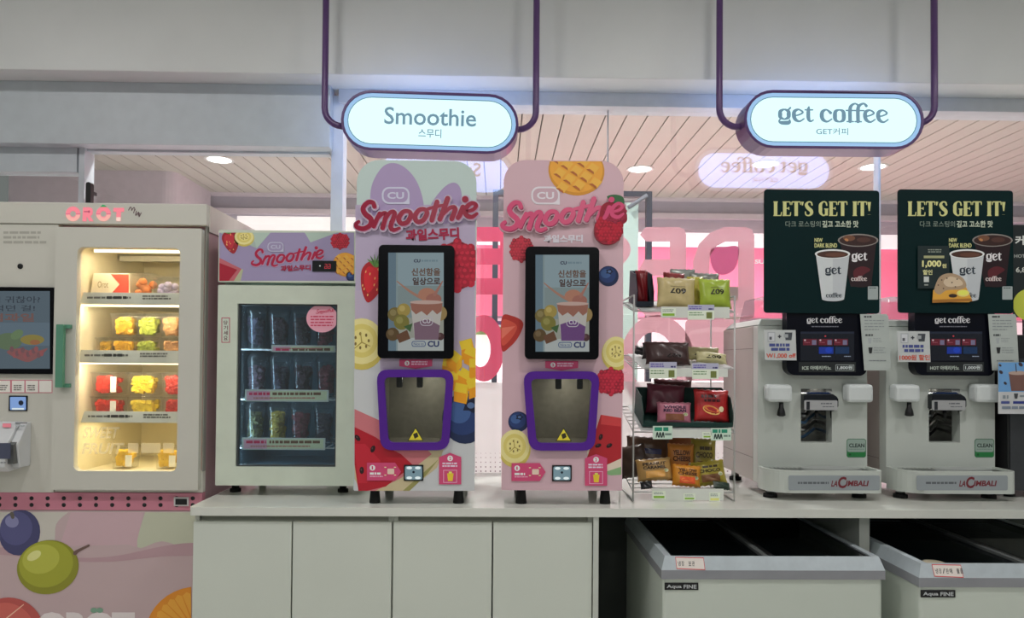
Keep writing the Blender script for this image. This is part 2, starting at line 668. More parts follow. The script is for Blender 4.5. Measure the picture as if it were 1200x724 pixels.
def raspberry(a, cx, cy, rx, ry, col=(140, 24, 40)):
    a.el(cx, cy, rx * 0.95, ry * 0.95, tuple(int(v * 0.75) for v in col))
    rnd = random.Random(int(cx * 3 + cy * 5))
    r0 = max(rx, ry) * 0.2
    base = a.n
    for j in range(-5, 6):
        for i in range(-5, 6):
            u, v = (i + 0.5 * (j % 2)) * 0.26, j * 0.23
            if u * u + v * v < 0.9:
                x, y = cx + u * rx, cy + v * ry
                f = 0.9 + 0.3 * rnd.random()
                a.n = base + 2 * ((i + 2 * j) % 4)
                a.el(x, y, r0 * 0.84, r0 * 0.84, tuple(min(255, int(q * f)) for q in col), 0, 10)
                a.el(x - r0 * 0.15, y - r0 * 0.2, r0 * 0.42, r0 * 0.38, tuple(min(255, int(q * 1.14 + 8)) for q in col), 0, 8)
    a.n = base + 9


def banana(a, cx, cy, rx, ry, rot=0):
    a.el(cx, cy + ry * 0.08, rx, ry, (176, 160, 80), rot)
    a.el(cx, cy - ry * 0.04, rx * 0.93, ry * 0.9, (196, 186, 128), rot)
    a.el(cx, cy - ry * 0.06, rx * 0.7, ry * 0.66, (186, 172, 96), rot)
    a.el(cx, cy - ry * 0.06, rx * 0.5, ry * 0.46, (196, 184, 118), rot)
    for k in range(7):
        an = k * 0.9
        a.el(cx + rx * 0.3 * math.cos(an), cy - ry * 0.06 + ry * 0.28 * math.sin(an), rx * 0.05, ry * 0.07, (104, 88, 40), rot, 7)
    for k in range(3):
        an = k * 2.09 + 0.4
        a.stroke([(cx, cy, rx * 0.05), (cx + rx * 0.4 * math.cos(an), cy + ry * 0.4 * math.sin(an), rx * 0.03)], (146, 128, 60))


def blueberry(a, cx, cy, rx, ry, crown=(0.1, -0.45)):
    a.el(cx, cy, rx, ry, (22, 34, 66))
    a.el(cx - rx * 0.1, cy - ry * 0.12, rx * 0.82, ry * 0.78, (30, 48, 92))
    a.el(cx - rx * 0.25, cy - ry * 0.25, rx * 0.5, ry * 0.45, (52, 78, 124))
    kx, ky = cx + crown[0] * rx, cy + crown[1] * ry
    P = []
    for i in range(10):
        r = 0.42 if i % 2 == 0 else 0.26
        P.append((kx + r * rx * math.cos(i * 0.628), ky + r * 0.8 * ry * math.sin(i * 0.628)))
    a.poly(P, (14, 20, 44))
    a.el(kx, ky, rx * 0.16, ry * 0.12, (70, 92, 130))


def mango_half(a, cx, cy, rx, ry, rot=0, clip=None):
    a.clip = clip
    a.el(cx, cy, rx, ry, (176, 120, 40), rot, 32)
    a.el(cx, cy - ry * 0.05, rx * 0.94, ry * 0.93, (196, 138, 52), rot, 32)
    c, s = math.cos(math.radians(rot + 28)), math.sin(math.radians(rot + 28))
    g = 0.42
    for i in range(-3, 4):
        for j in range(-3, 4):
            u, v = i * g, j * g
            if u * u + v * v < 0.72:
                P = []
                for du, dv in ((-0.17, -0.17), (0.17, -0.17), (0.17, 0.17), (-0.17, 0.17)):
                    uu, vv = u + du, v + dv
                    P.append((cx + (uu * c - vv * s) * rx, cy + (uu * s + vv * c) * ry))
                a.poly(P, (206, 150, 62))
                m = (sum(p[0] for p in P) / 4, sum(p[1] for p in P) / 4)
                a.poly([P[2], P[3], (m[0] * 0.5 + P[3][0] * 0.5, m[1] * 0.5 + P[3][1] * 0.5), (m[0] * 0.4 + P[2][0] * 0.6, m[1] * 0.4 + P[2][1] * 0.6)], (152, 84, 44))
    a.clip = None


def mango_cubes(a, pts, sz, clip=None):
    a.clip = clip
    for x, y, r in pts:
        c, s = math.cos(math.radians(r)) * sz, math.sin(math.radians(r)) * sz
        A, B, C_, D = (x, y), (x + c, y + s), (x + c - s * 0.7, y + s + c * 0.7), (x - s * 0.7, y + c * 0.7)
        dn = (0, sz * 0.8)
        a.poly([A, B, C_, D], (224, 168, 40))
        a.poly([D, C_, (C_[0] + dn[0], C_[1] + dn[1]), (D[0] + dn[0], D[1] + dn[1])], (196, 130, 22))
        a.poly([C_, B, (B[0] + dn[0], B[1] + dn[1]), (C_[0] + dn[0], C_[1] + dn[1])], (212, 148, 28))
    a.clip = None


def wheel_seeds(a, pts, r, col=(30, 10, 14)):
    for x, y, ro in pts:
        a.el(x, y, r * 0.6, r, col, ro, 8)
        a.el(x - r * 0.15, y - r * 0.2, r * 0.18, r * 0.35, (80, 50, 54), ro, 6)


M_print = printed('printed_vinyl', 0.42)
M_paper = printed('printed_card', 0.6)
M_gloss = printed('printed_gloss', 0.25)
M_white = mat('white_laminate', (226, 230, 222), 0.35)
M_black = mat('black_plastic', (16, 17, 20), 0.35)
M_steel = mat('brushed_steel', (170, 172, 172), 0.28, 1.0, 0.08, 60)
M_dark = mat('dark_void', (18, 20, 21), 0.7)
M_rubber = mat('black_rubber', (12, 12, 13), 0.75)

# ================================================================== THE SETTING
YG = 0.80                                  # plane of the shop window
M_wall = mat('painted_wall_grey', (226, 228, 228), 0.42, 0, 0.03, 3, spec=0.5)
M_soffit = mat('soffit_white', (224, 224, 226), 0.5, 0, 0.03, 5)
M_frame = mat('window_frame_grey', (214, 218, 224), 0.4)
M_frame2 = mat('door_header_grey', (200, 208, 214), 0.4)
M_floor = mat('floor_tile', (216, 214, 208), 0.25, 0, 0.06, 2)
M_glass = glass('window_glass', (0.97, 0.98, 0.98), 1.5, gain=2.0)
XL, XR = -4.6, 5.4
f = struct(box('floor', XL, XR, -6.0, 6.0, -0.05, 0.0, M_floor), 'pale grey tiled floor of the shop')
ZS = at(600, 90, 0.577).z                  # underside of the bulkhead
struct(box('ceiling', XL, XR, -6.0, 0.577, 3.3, 3.36, mat('ceiling_white', (222, 222, 220), 0.8)), 'white ceiling of the shop')
struct(box('wall_bulkhead', XL, XR, 0.577, 0.86, ZS, 3.36, M_wall, bevel=0.004), 'grey bulkhead wall above the shop window')
# header of the sliding door, left of the mullion
x0, x1, z0, z1 = rect(-200, 114, 388, 170, 0.72)
hd = struct(box('trim_1', XL, x1, 0.70, 0.86, z0, ZS, M_frame2, bevel=0.003), 'grey sliding door header box')
x0, x1, z0, z1 = rect(-200, 171, 90, 200, 0.76)
struct(box('trim_2', XL, x1, 0.76, 0.84, z0, at(0, 170, 0.76).z + 0.01, M_frame2, bevel=0.002), 'lower grey header panel beside the door')
# upper frame right of the mullion
zt = at(760, 127, YG - 0.04).z
box_fr = struct(box('trim_3', at(400, 120, YG).x, XR, 0.74, 0.86, zt, ZS, M_frame, bevel=0.003), 'pale window head frame')
# vertical frames
def vframe(name, pa, pb, py0, y0, y1, m, label, zb=0.0):
    xa, xb = at(pa, 300, y0).x, at(pb, 300, y0).x
    return struct(box(name, xa, xb, y0, y1, zb, at((pa + pb) / 2, py0, y0).z, m, bevel=0.002), label)
vframe('trim_4', 386.5, 400.5, 112, 0.76, 0.84, M_frame, 'pale vertical window post beside the smoothie sign')
vframe('trim_5', 90, 97, 172, 0.76, 0.84, M_frame2, 'slim grey upright of the sliding door')
vframe('trim_6', 1029.5, 1032.5, 120, 0.775, 0.82, mat('white_joint', (235, 236, 236), 0.4), 'thin white upright between window panes')
vframe('trim_7', 711.6, 712.6, 120, 0.785, 0.812, mat('silicone_joint', (150, 152, 156), 0.6), 'thin grey joint between window panes')
# glass panes
def pane(name, pa, pb, py0, label):
    xa, xb = at(pa, 300, YG).x, at(pb, 300, YG).x
    return struct(box(name, xa, xb, YG, YG + 0.008, 0.02, at((pa + pb) / 2, py0, YG).z, M_glass), label)
pane('window_1', -260, 90, 198, 'clear window pane at the far end beside the door')
w2 = pane('window_2', 97, 386, 168, 'clear sliding door leaf of glass')
w3 = pane('window_3', 400, 711.5, 124, 'clear window pane behind the smoothie machines')
w4 = pane('window_4', 712.5, 1030, 124, 'clear window pane with pink lettering behind the snack rack')
w5 = pane('window_5', 1032, 1500, 124, 'clear window pane behind the coffee machines')
# door pull seen through the leaf
x0, x1, z0, z1 = rect(101.5, 214, 107.5, 262, YG - 0.05)
MB().prism(rrect(x0, x1, z0, z1, 0.009), YG - 0.06, YG - 0.035).box(x0 + .005, x1 - .005, YG - .036, YG, z1 - .05, z1 - .035).build('door_handle', M_black, w2)
# rail along the door head
x0, x1, z0, z1 = rect(97, 172, 386, 179, YG - 0.02)
box('top_rail', x0, x1, YG - 0.02, YG + 0.03, z0, z1, M_frame2, w2)

# frosted lower film with punched dots
M_film = glass('frosted_film', (1, 1, 1), 1.2, 0.3, 0.82, (255, 250, 252), thru=0.8)
M_filmdot = mat('film_dot', (126, 104, 116), 0.6)
M_pinkfilm = glass('pink_vinyl', (1, 0.86, 0.9), 1.2, 0.4, 0.86, (226, 122, 152), thru=0.75)
M_pinkpale = glass('pale_pink_vinyl', (1, 0.93, 0.95), 1.2, 0.4, 0.76, (224, 188, 196), thru=0.75)
M_berry = glass('berry_vinyl', (1, 0.8, 0.9), 1.2, 0.4, 0.80, (214, 140, 172), thru=0.75)
def film(name, pa, pb, ya, yb, m, par):
    x0, x1, z0, z1 = rect(pa, ya, pb, yb, YG - 0.001)
    return box(name, x0, x1, YG - 0.0014, YG - 0.0004, z0, z1, m, par)
film('frosted_film', 401, 711, 448, 556, M_film, w3)
film('frosted_film', 713, 1029, 448, 556, M_film, w4)
def dots(pa, pb, par):
    mb = MB()
    px = pa
    while px < pb:
        for j, py in enumerate((531, 536, 541.5, 547, 552)):
            c = at(px, py, YG - 0.0022)
            r = (0.0016, 0.0022, 0.0027, 0.0032, 0.0036)[j]
            mb.add([(c.x + r * math.cos(k * 1.047), c.y, c.z + r * math.sin(k * 1.047)) for k in range(6)], [tuple(range(6))])
        px += 5.6
    o = mb.build('film_dots', M_filmdot, par, recalc=False)
    o['kind'] = 'stuff'
dots(558, 594, w3)
dots(735, 896, w4)

# pink lettering on the outside of the glass, reversed as seen from inside
def decal(name, poly, m, par, holes=(), dy=0.0):
    P = [(at(p[0], p[1], YG + 0.0085).x, at(p[0], p[1], YG + 0.0085).z) for p in poly]
    H = [[(at(p[0], p[1], YG + 0.0085).x, at(p[0], p[1], YG + 0.0085).z) for p in h] for h in holes]
    return MB().prism(P, YG + 0.0084 + dy, YG + 0.0092 + dy, H).build(name, m, par)
def letter_e(px, m, par, y0=266, y1=371, w=55, thk=19):
    x1 = px + w
    ym = (y0 + y1) / 2
    P = [(px + 8, y0), (x1 - 8, y0), (x1 - 2, y0 + 3), (x1, y0 + 9), (x1, y1), (px + 8, y1), (px + 1, y1 - 8), (px + 8, y1 - thk), (x1 - thk, y1 - thk),
         (x1 - thk, ym + thk / 2 - 5), (px + 6, ym + thk / 2 - 5), (px, ym - 4), (px + 6, ym - thk / 2 - 5), (x1 - thk, ym - thk / 2 - 5), (x1 - thk, y0 + thk - 2), (px + 8, y0 + thk - 2), (px + 1, y0 + 9)]
    return decal('letter_e', P, m, par)
letter_e(749, M_pinkpale, w4)
D_out = [(884, 276), (884, 371), (846, 371), (824, 356), (813, 330), (812, 306), (819, 286), (832, 273), (848, 266), (874, 266), (881, 269)]
D_in = [(865, 283), (865, 352), (848, 352), (836, 338), (831, 320), (832, 300), (840, 288), (850, 283)]
decal('letter_d', D_out, M_pinkpale, w4, [D_in])
decal('berry_sticker', catmull([(834, 291), (850, 289), (865, 289), (865, 303), (860, 316), (848, 322), (838, 318), (833, 306)], 4, True), M_berry, w4, dy=0.0015)
def letter_s(cx, m, par, y0=266, y1=371, r=24, wd=19):
    h = (y1 - y0) / 2
    P = [(cx - r, y0 + wd / 2, wd), (cx, y0 + wd / 2, wd), (cx + r, y0 + h * .5, wd), (cx, y0 + h, wd), (cx - r, y0 + h * 1.5, wd), (cx, y1 - wd / 2, wd), (cx + r, y1 - wd / 2, wd)]
    C = catmull(P, 8)
    Lf, Rt = [], []
    for i, c in enumerate(C):
        a, b = C[max(i - 1, 0)], C[min(i + 1, len(C) - 1)]
        d = math.hypot(b[0] - a[0], b[1] - a[1])
        nx, ny = -(b[1] - a[1]) / d, (b[0] - a[0]) / d
        Lf.append((c[0] + nx * wd / 2, c[1] + ny * wd / 2)); Rt.append((c[0] - nx * wd / 2, c[1] - ny * wd / 2))
    return decal('letter_s', Lf + Rt[::-1], m, par)
letter_s(706, M_pinkpale, w3)
letter_s(628, M_pinkfilm, w3)
letter_e(545, M_pinkfilm, w3, 266, 345, 60, 19)
decal('letter_o', ell(567, 408, 24, 39, 0, 32), M_pinkfilm, w3, [ell(563, 409, 12, 21, 0, 24)])
decal('letter_o', ell(770, 425, 44, 56, 0, 32), M_pinkpale, w4, [ell(766, 425, 25, 36, 0, 24)])
decal('pink_band', rrect(803, 895, 374, 446, 6), M_pinkpale, w4)

# ------------------------------------------------------------------ the arcade beyond the window
ZC = 3.14
M_plank = mat('ceiling_plank_cream', (204, 198, 188), 0.55, 0, 0.03, 4)
M_gap = mat('plank_gap_dark', (70, 60, 54), 0.8)
cor = struct(box('ceiling_arcade', XL, XR + 1, 0.87, 5.05, ZC + 0.02, ZC + 0.06, M_gap), 'cream plank ceiling of the arcade beyond the glass')
pk = None
xk = -4.5
while xk < 6.2:
    if pk is None:
        pk = MB().box(0.005, 0.145, 0.88, 5.0, ZC, ZC + 0.022).build('plank', M_plank, None, local=True)
        o = pk
    else:
        o = pk.copy(); COL.objects.link(o)
    o.parent = cor
    o.location = Vector((xk, 0, 0)) - worldorg(cor)
    xk += 0.15
M_lilac = mat('arcade_wall_lilac', (204, 198, 206), 0.6)
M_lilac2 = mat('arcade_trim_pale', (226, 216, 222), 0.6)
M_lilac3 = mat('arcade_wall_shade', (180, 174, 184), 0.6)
Yf = 5.0
aw = struct(box('wall_arcade', XL, XR + 2.0, Yf + 0.32, Yf + 0.42, 0, ZC, M_lilac), 'lilac far wall of the arcade')
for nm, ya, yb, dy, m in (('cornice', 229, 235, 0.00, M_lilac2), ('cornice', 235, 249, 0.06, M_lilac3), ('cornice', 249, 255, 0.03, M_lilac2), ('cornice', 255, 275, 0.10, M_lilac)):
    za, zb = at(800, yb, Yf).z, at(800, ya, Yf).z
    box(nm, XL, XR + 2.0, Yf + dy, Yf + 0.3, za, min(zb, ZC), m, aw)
za, zb = at(800, 291, Yf).z, at(800, 275, Yf).z
sh = thing('shop_fascia', 'bright pink backlit shop fascia across the arcade seen through the glass', 'shop sign', (1.0, Yf - 0.1, za - 0.7))
box('white_band', at(430, 280, Yf).x, XR + 2, Yf - 0.12, Yf - 0.02, za, zb, mat('fascia_white', (245, 240, 242), 0.5, emit=((255, 240, 245), 0.75)), sh)
zp = at(880, 374, Yf).z
box('pink_board', at(430, 330, Yf).x, XR + 2, Yf - 0.08, Yf - 0.02, zp + .01, za, mat('fascia_pink', (255, 120, 150), 0.5, emit=((255, 112, 148), 0.5)), sh)
A = Art(front(Yf - 0.082), 1.0)
A.text('SU', 884.5, 304, 896, 309, (255, 255, 255), 0.03)
A.build('shop_name', printed('fascia_lettering', 0.5, 0.95), sh)
sf = thing('shop_display', 'pale lit shop display below the pink fascia across the arcade', 'shop display', (1.0, Yf + 0.25, 0))
box('back_panel', at(430, 400, Yf).x, XR + 2, Yf + 0.22, Yf + 0.29, 0.0, zp, mat('shopfront_pale', (240, 226, 230), 0.5, emit=((255, 236, 240), 0.75)), sf)
for nm, pa, pb, ya, yb, c in (('display_shelf', 540, 600, 376, 380, (120, 96, 150)), ('display_panel', 556, 600, 383, 392, (150, 190, 110)), ('display_panel', 540, 600, 352, 362, (150, 140, 190)),
                              ('display_shelf', 1000, 1060, 342, 346, (92, 84, 112)), ('display_panel', 1040, 1062, 328, 338, (180, 160, 214)), ('display_panel', 1030, 1062, 346, 362, (110, 92, 130))):
    x0, x1, z0, z1 = rect(pa, ya, pb, yb, Yf + 0.15)
    box(nm, x0, x1, Yf + 0.13, Yf + 0.24, z0, z1, mat('shopfront_%d_%d_%d' % c, c, 0.5), sf)
# nearer rounded wall corner at the far left and a lit ledge
xr = at(205, 225, 4.18).x
struct(MB().prism([(XL, 4.18), (xr - 0.12, 4.18)] + [(xr - 0.12 + 0.12 * math.sin(a * math.pi / 12), 4.30 - 0.12 * math.cos(a * math.pi / 12)) for a in range(1, 7)] + [(xr, 5.0), (XL, 5.0)], 0, ZC, axis='z').build('wall_arcade_corner', mat('arcade_corner', (214, 200, 208), 0.6)), 'pale rounded wall corner in the arcade')
x0, x1, z0, z1 = rect(284, 257, 392, 273, Yf)
tag(box('light_ledge', x0, at(425, 260, Yf).x, Yf - 0.15, Yf + 0.02, z0 - 0.3, z1, mat('ledge_white', (250, 246, 246), 0.5, emit=((255, 244, 240), 0.7))), 'bright white lit ledge in the arcade behind the glass door', 'light')
# dark metal portal
YP = 2.0
x0, x1, z0, z1 = rect(577, 218, 764, 400, YP)
z1 = at(750, 224, YP).z
pt = thing('portal_frame', 'dark grey metal door portal standing in the arcade behind the window', 'door frame', ((x0 + x1) / 2, YP, 0))
M_portal = mat('portal_metal', (46, 48, 60), 0.5)
wd = 6.5 * 4.5 / 830
box('post', x0, x0 + wd, YP, YP + 0.05, 0, z1, M_portal, pt)
box('post', x1 - wd, x1, YP, YP + 0.05, 0, z1, M_portal, pt)
box('head', x0 + wd, x1 - wd, YP, YP + 0.05, z1 - wd, z1, M_portal, pt)
xa, xb = at(725, 300, YP).x, at(748.5, 300, YP).x
box('door_leaf', xa, xb, YP + 0.02, YP + 0.035, 0.02, z1 - 0.07, mat('leaf_green', (176, 196, 186), 0.3), pt)
c = at(752, 235, YP)
MB().tube([(c.x - 0.09, YP - 0.02, c.z - 0.05), (c.x + 0.03, YP - 0.02, c.z + 0.03)], 0.013).build('closer_arm', mat('portal_arm', (120, 124, 132), 0.5), pt)
# slanted pink stand behind the coffee poster, peach board
x0, x1, z0, z1 = rect(850, 336, 882, 380, 1.3)
tag(box('peach_board', x0, x1, 1.3, 1.33, 0.0, z1, mat('peach_board', (222, 196, 178), 0.6)), 'peach coloured board standing behind the glass near the snack rack', 'board')

# recessed lamps of the arcade
M_lampon = emis('lamp_diffuser', (255, 250, 240), 6.0)
M_lampring = mat('lamp_ring_white', (235, 235, 232), 0.5)
def downlight(name, c, r, power, label, group, z, spread=2.4):
    t = thing(name, label, 'ceiling light', (c[0], c[1], z), (0, 0, 0), group)
    MB().lathe((0, 0, 0), [(r * 1.02, -0.004), (r * 1.25, -0.006), (r * 1.27, 0.0), (r * 1.02, 0.0), (r * 1.02, -0.004)], 24, caps=False).build('ring', M_lampring, t, local=True)
    MB().lathe((0, 0, 0), [(0.0001, -0.003), (r, -0.003), (r, 0.0)], 24, caps=False).build('diffuser', M_lampon, t, local=True)
    lamp('light', (0, 0, -0.012), r * 1.8, power, (1, 0.98, 0.97), parent=t, spread=spread)
    return t
for i, (px, py, lb) in enumerate(((257, 187, 'round ceiling lamp seen through the glass door'), (750, 198, 'round ceiling lamp behind the pink smoothie machine'),
                                  (897, 192, 'round ceiling lamp just under the coffee sign'), (1023, 195.5, 'round ceiling lamp above the coffee posters'))):
    c = at_z(px, py, ZC)
    downlight('ceiling_downlight', (c.x, c.y), 0.10, 34, lb, 'arcade downlights', ZC)
for i, x in enumerate((-2.4, -1.2, 0.2, 1.75, 2.9)):  # unseen row of lamps, added to light the window film from behind
    downlight('ceiling_downlight', (x, 1.3), 0.10, 30, 'unseen ceiling lamp added outside the window to light it from behind', 'added arcade downlights', ZC)
# lamps of the shop ceiling, above and behind the camera
for i, (x, y) in enumerate(((-2.6, -1.1), (-0.9, -1.1), (0.9, -1.1), (2.6, -1.1), (-4.3, -5.4), (-0.8, -5.4), (1.0, -5.4), (4.1, -5.4))):
    downlight('shop_ceiling_lamp', (x, y), 0.16, 12 if y > -2 else 26, 'round white lamp in the shop ceiling', 'shop ceiling lamps', 3.3, 3.0)

# ================================================================== HANGING SIGNS
M_signcase = mat('sign_case_plum', (92, 62, 116), 0.32, 0, 0.04)
M_signface = emis('sign_face_light', (216, 254, 255), 1.2)
M_signback = emis('sign_back_light', (160, 190, 255), 6.5)  # rear face boosted brighter and bluer than the front for reflection and glow
M_signrim = emis('sign_border_light', (172, 214, 255), 0.85)
M_signink = mat('sign_ink', (70, 110, 130), 0.5, emit=((104, 140, 160), 0.55))

def stadium(w, h, n=14):
    r = h / 2
    a = w / 2 - r
    return [(a + r * math.cos(t), r * math.sin(t)) for t in [(-0.5 + i / n) * math.pi for i in range(n + 1)]] + \
           [(-a + r * math.cos(t), r * math.sin(t)) for t in [(0.5 + i / n) * math.pi for i in range(n + 1)]]

def sign(px0, px1, py0, py1, poles, label, roll, rotz, texts):
    Y0, D = 0.36, 0.115
    c = at((px0 + px1) / 2, (py0 + py1) / 2, Y0)
    w = (at(px1, 140, Y0) - at(px0, 140, Y0)).length
    h = (at(500, py1, Y0) - at(500, py0, Y0)).length
    t = thing('hanging_sign', label, 'sign', (c.x, Y0, c.z), (0, roll, rotz), 'hanging lightbox signs')
    sc = w / (px1 - px0)
    rim = 3.2 * sc
    MB().prism(stadium(w, h), 0.0, D, [stadium(w - 2 * rim, h - 2 * rim)]).build('casing', M_signcase, t, local=True, bevel=0.002)
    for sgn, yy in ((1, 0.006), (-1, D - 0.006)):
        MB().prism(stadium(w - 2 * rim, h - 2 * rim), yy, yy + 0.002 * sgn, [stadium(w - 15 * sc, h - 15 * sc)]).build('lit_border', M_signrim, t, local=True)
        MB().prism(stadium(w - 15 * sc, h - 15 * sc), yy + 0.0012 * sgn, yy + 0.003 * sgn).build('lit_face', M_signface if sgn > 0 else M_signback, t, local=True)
        MB().prism(stadium(w - 15 * sc, h - 15 * sc), yy - 0.0006 * sgn, yy - 0.0002 * sgn, [stadium(w - 17 * sc, h - 17 * sc)]).build('border_line', M_signink, t, local=True)
        # lettering, on both faces
        cx, cy = (px0 + px1) / 2, (py0 + py1) / 2
        A = Art(lambda x, y: ((x - cx) * sc * sgn, (yy - 0.0008 * sgn) + (0 if sgn > 0 else 0.006), -(y - cy) * sc), 1.0)
        if sgn < 0: A.STEP = -0.00008; A.off = 0.006
        texts(A)
        A.build('lettering', printed('sign_lettering', 0.5, 1.0), t, local=True)
    MB().box(-w / 2 + h / 2, w / 2 - h / 2, 0.03, D - 0.03, -0.02, 0.02).build('light_core', M_black, t, local=True)
    for (xt, xb, yb, sd) in poles:
        p0 = at(xt, -60, Y0 + D / 2); p1 = at(xb, yb - 22, Y0 + D / 2)
        pe = at(px0 + 2 if sd < 0 else px1 - 2, yb, Y0 + D / 2)
        xx = p1.x
        r = 0.075
        path = [(xx, Y0 + D / 2, 3.3), (xx, Y0 + D / 2, pe.z + r)]
        for k in range(1, 7):
            a = k * math.pi / 12
            path.append((xx - sd * (r - r * math.cos(a)), Y0 + D / 2, pe.z + r - r * math.sin(a)))
        path.append((pe.x, Y0 + D / 2, pe.z))
        Mi = (Matrix.Translation(t.location) @ t.rotation_euler.to_matrix().to_4x4()).inverted()
        MB().tube([Mi @ Vector(p) for p in path], 0.0135, 12).build('pole', M_signcase, t, local=True)
    return t

INK = (104, 140, 160)
def tx_smoothie(A):
    A.text('Smoothie', 450, 126, 558, 146.5, INK, 0.012)
    A.text('스무디', 490.5, 150.5, 517.5, 161, INK, 0.012)
def tx_coffee(A):
    get_coffee(A, 912.5, 120, 1042.5, 146.5, INK)
    A.text('GET커피', 957, 149.5, 994.5, 157.5, INK, 0.008)
sign(399.5, 608, 107.5, 178, ((381, 380.5, 148, -1), (626, 628, 152, 1)), 'lit capsule sign hanging from two plum poles above the smoothie machines', 0.018, 0.0, tx_smoothie)
sign(872.5, 1083.5, 105.5, 174.5, ((842, 843, 149, -1), (1097, 1095, 145, 1)), 'lit capsule sign hanging from two plum poles above the coffee machines', -0.004, 0.0, tx_coffee)

# ================================================================== WORKTOP AND CABINETS
ZT = at(600, 595.5, 0.0).z                  # top of the worktop
ZB = ZT - 0.030
xL = at(221.5, 595, 0).x
M_top = mat('worktop_white_gloss', (224, 226, 218), 0.09, 0, 0.02, 8, spec=0.5)
tp = MB().prism(rrect(xL, XR, 0.0, YG - 0.002, (0.012, 0, 0, 0)), ZB, ZT, axis='z').build('worktop', M_top, bevel=0.003)
tag(tp, 'long glossy white worktop carrying all the drink machines', 'worktop')
M_door = mat('cabinet_door_white', (216, 222, 212), 0.32, 0, 0.015, 3)
M_carc = mat('cabinet_carcass', (206, 210, 202), 0.45)
M_recess = mat('finger_recess', (176, 178, 166), 0.6)
YD = 0.014
ZDOOR = at(460, 611.5, YD).z
def cabinet(pa, pm, pb, label):
    xa, xm, xb = at(pa, 660, YD).x, at(pm, 660, YD).x, at(pb, 660, YD).x
    t = thing('base_cabinet', label, 'cabinet', ((xa + xb) / 2, 0.3, 0), (0, 0, 0), 'white base cabinets')
    mb = MB()
    mb.box(xa, xa + 0.016, YD + 0.02, 0.6, 0.08, ZB).box(xb - 0.016, xb, YD + 0.02, 0.6, 0.08, ZB).box(xa + 0.016, xb - 0.016, 0.585, 0.6, 0.08, ZB)
    mb.box(xa + .016, xb - .016, YD + 0.02, 0.585, 0.08, 0.098)
    mb.build('carcass', M_carc, t)
    box('finger_recess', xa + 0.018, xb - 0.018, YD + 0.03, YD + 0.04, ZDOOR - 0.03, ZB, M_recess, t)
    for a, b in ((xa, xm), (xm, xb)):
        box('door', a + 0.0025, b - 0.0025, YD, YD + 0.018, 0.09, ZDOOR, M_door, t, 0.0015)
    box('plinth', xa, xb, YD + 0.06, YD + 0.075, 0, 0.08, M_recess, t)
    return t
cabinet(225, 342, 459.3, 'white two-door cabinet under the glass-door fridge')
cabinet(459.8, 577, 694.5, 'white two-door cabinet under the two smoothie machines')
x = at(459.5, 607, YD).x
pn = box('support_panel', at(694.8, 660, YD).x, at(701, 660, YD).x, YD - 0.008, 0.62, 0, ZB, M_carc)
tag(pn, 'white upright end panel between cabinet doors and open bay', 'panel')
pn = box('support_panel', at(1007, 620, .1).x, at(1019, 620, .1).x, .10, 0.62, 0, ZB, M_carc)
tag(pn, 'white upright panel between the two chest freezers', 'panel')
pn = box('bay_back_board', at(701, 660, YD).x, XR, 0.62, 0.635, 0, ZB, mat('bay_dark', (60, 66, 62), 0.7))
tag(pn, 'dark back board of the open bays behind the chest freezers', 'board')

# ================================================================== SMOOTHIE MACHINES
M_purple = mat('purple_frame', (86, 28, 150), 0.35)
M_smoke = glass('smoked_door', (0.8, 0.8, 0.78), 1.5, gain=1.2)
M_niche = mat('niche_steel', (170, 166, 150), 0.35, 0.3, 0.1, 40)
M_tablet = mat('tablet_black', (9, 9, 14), 0.25, spec=0.2)
M_screen = printed('screen_light', 0.12, 0.78)
M_warn = printed('warning_sticker', 0.5)
YM = 0.05

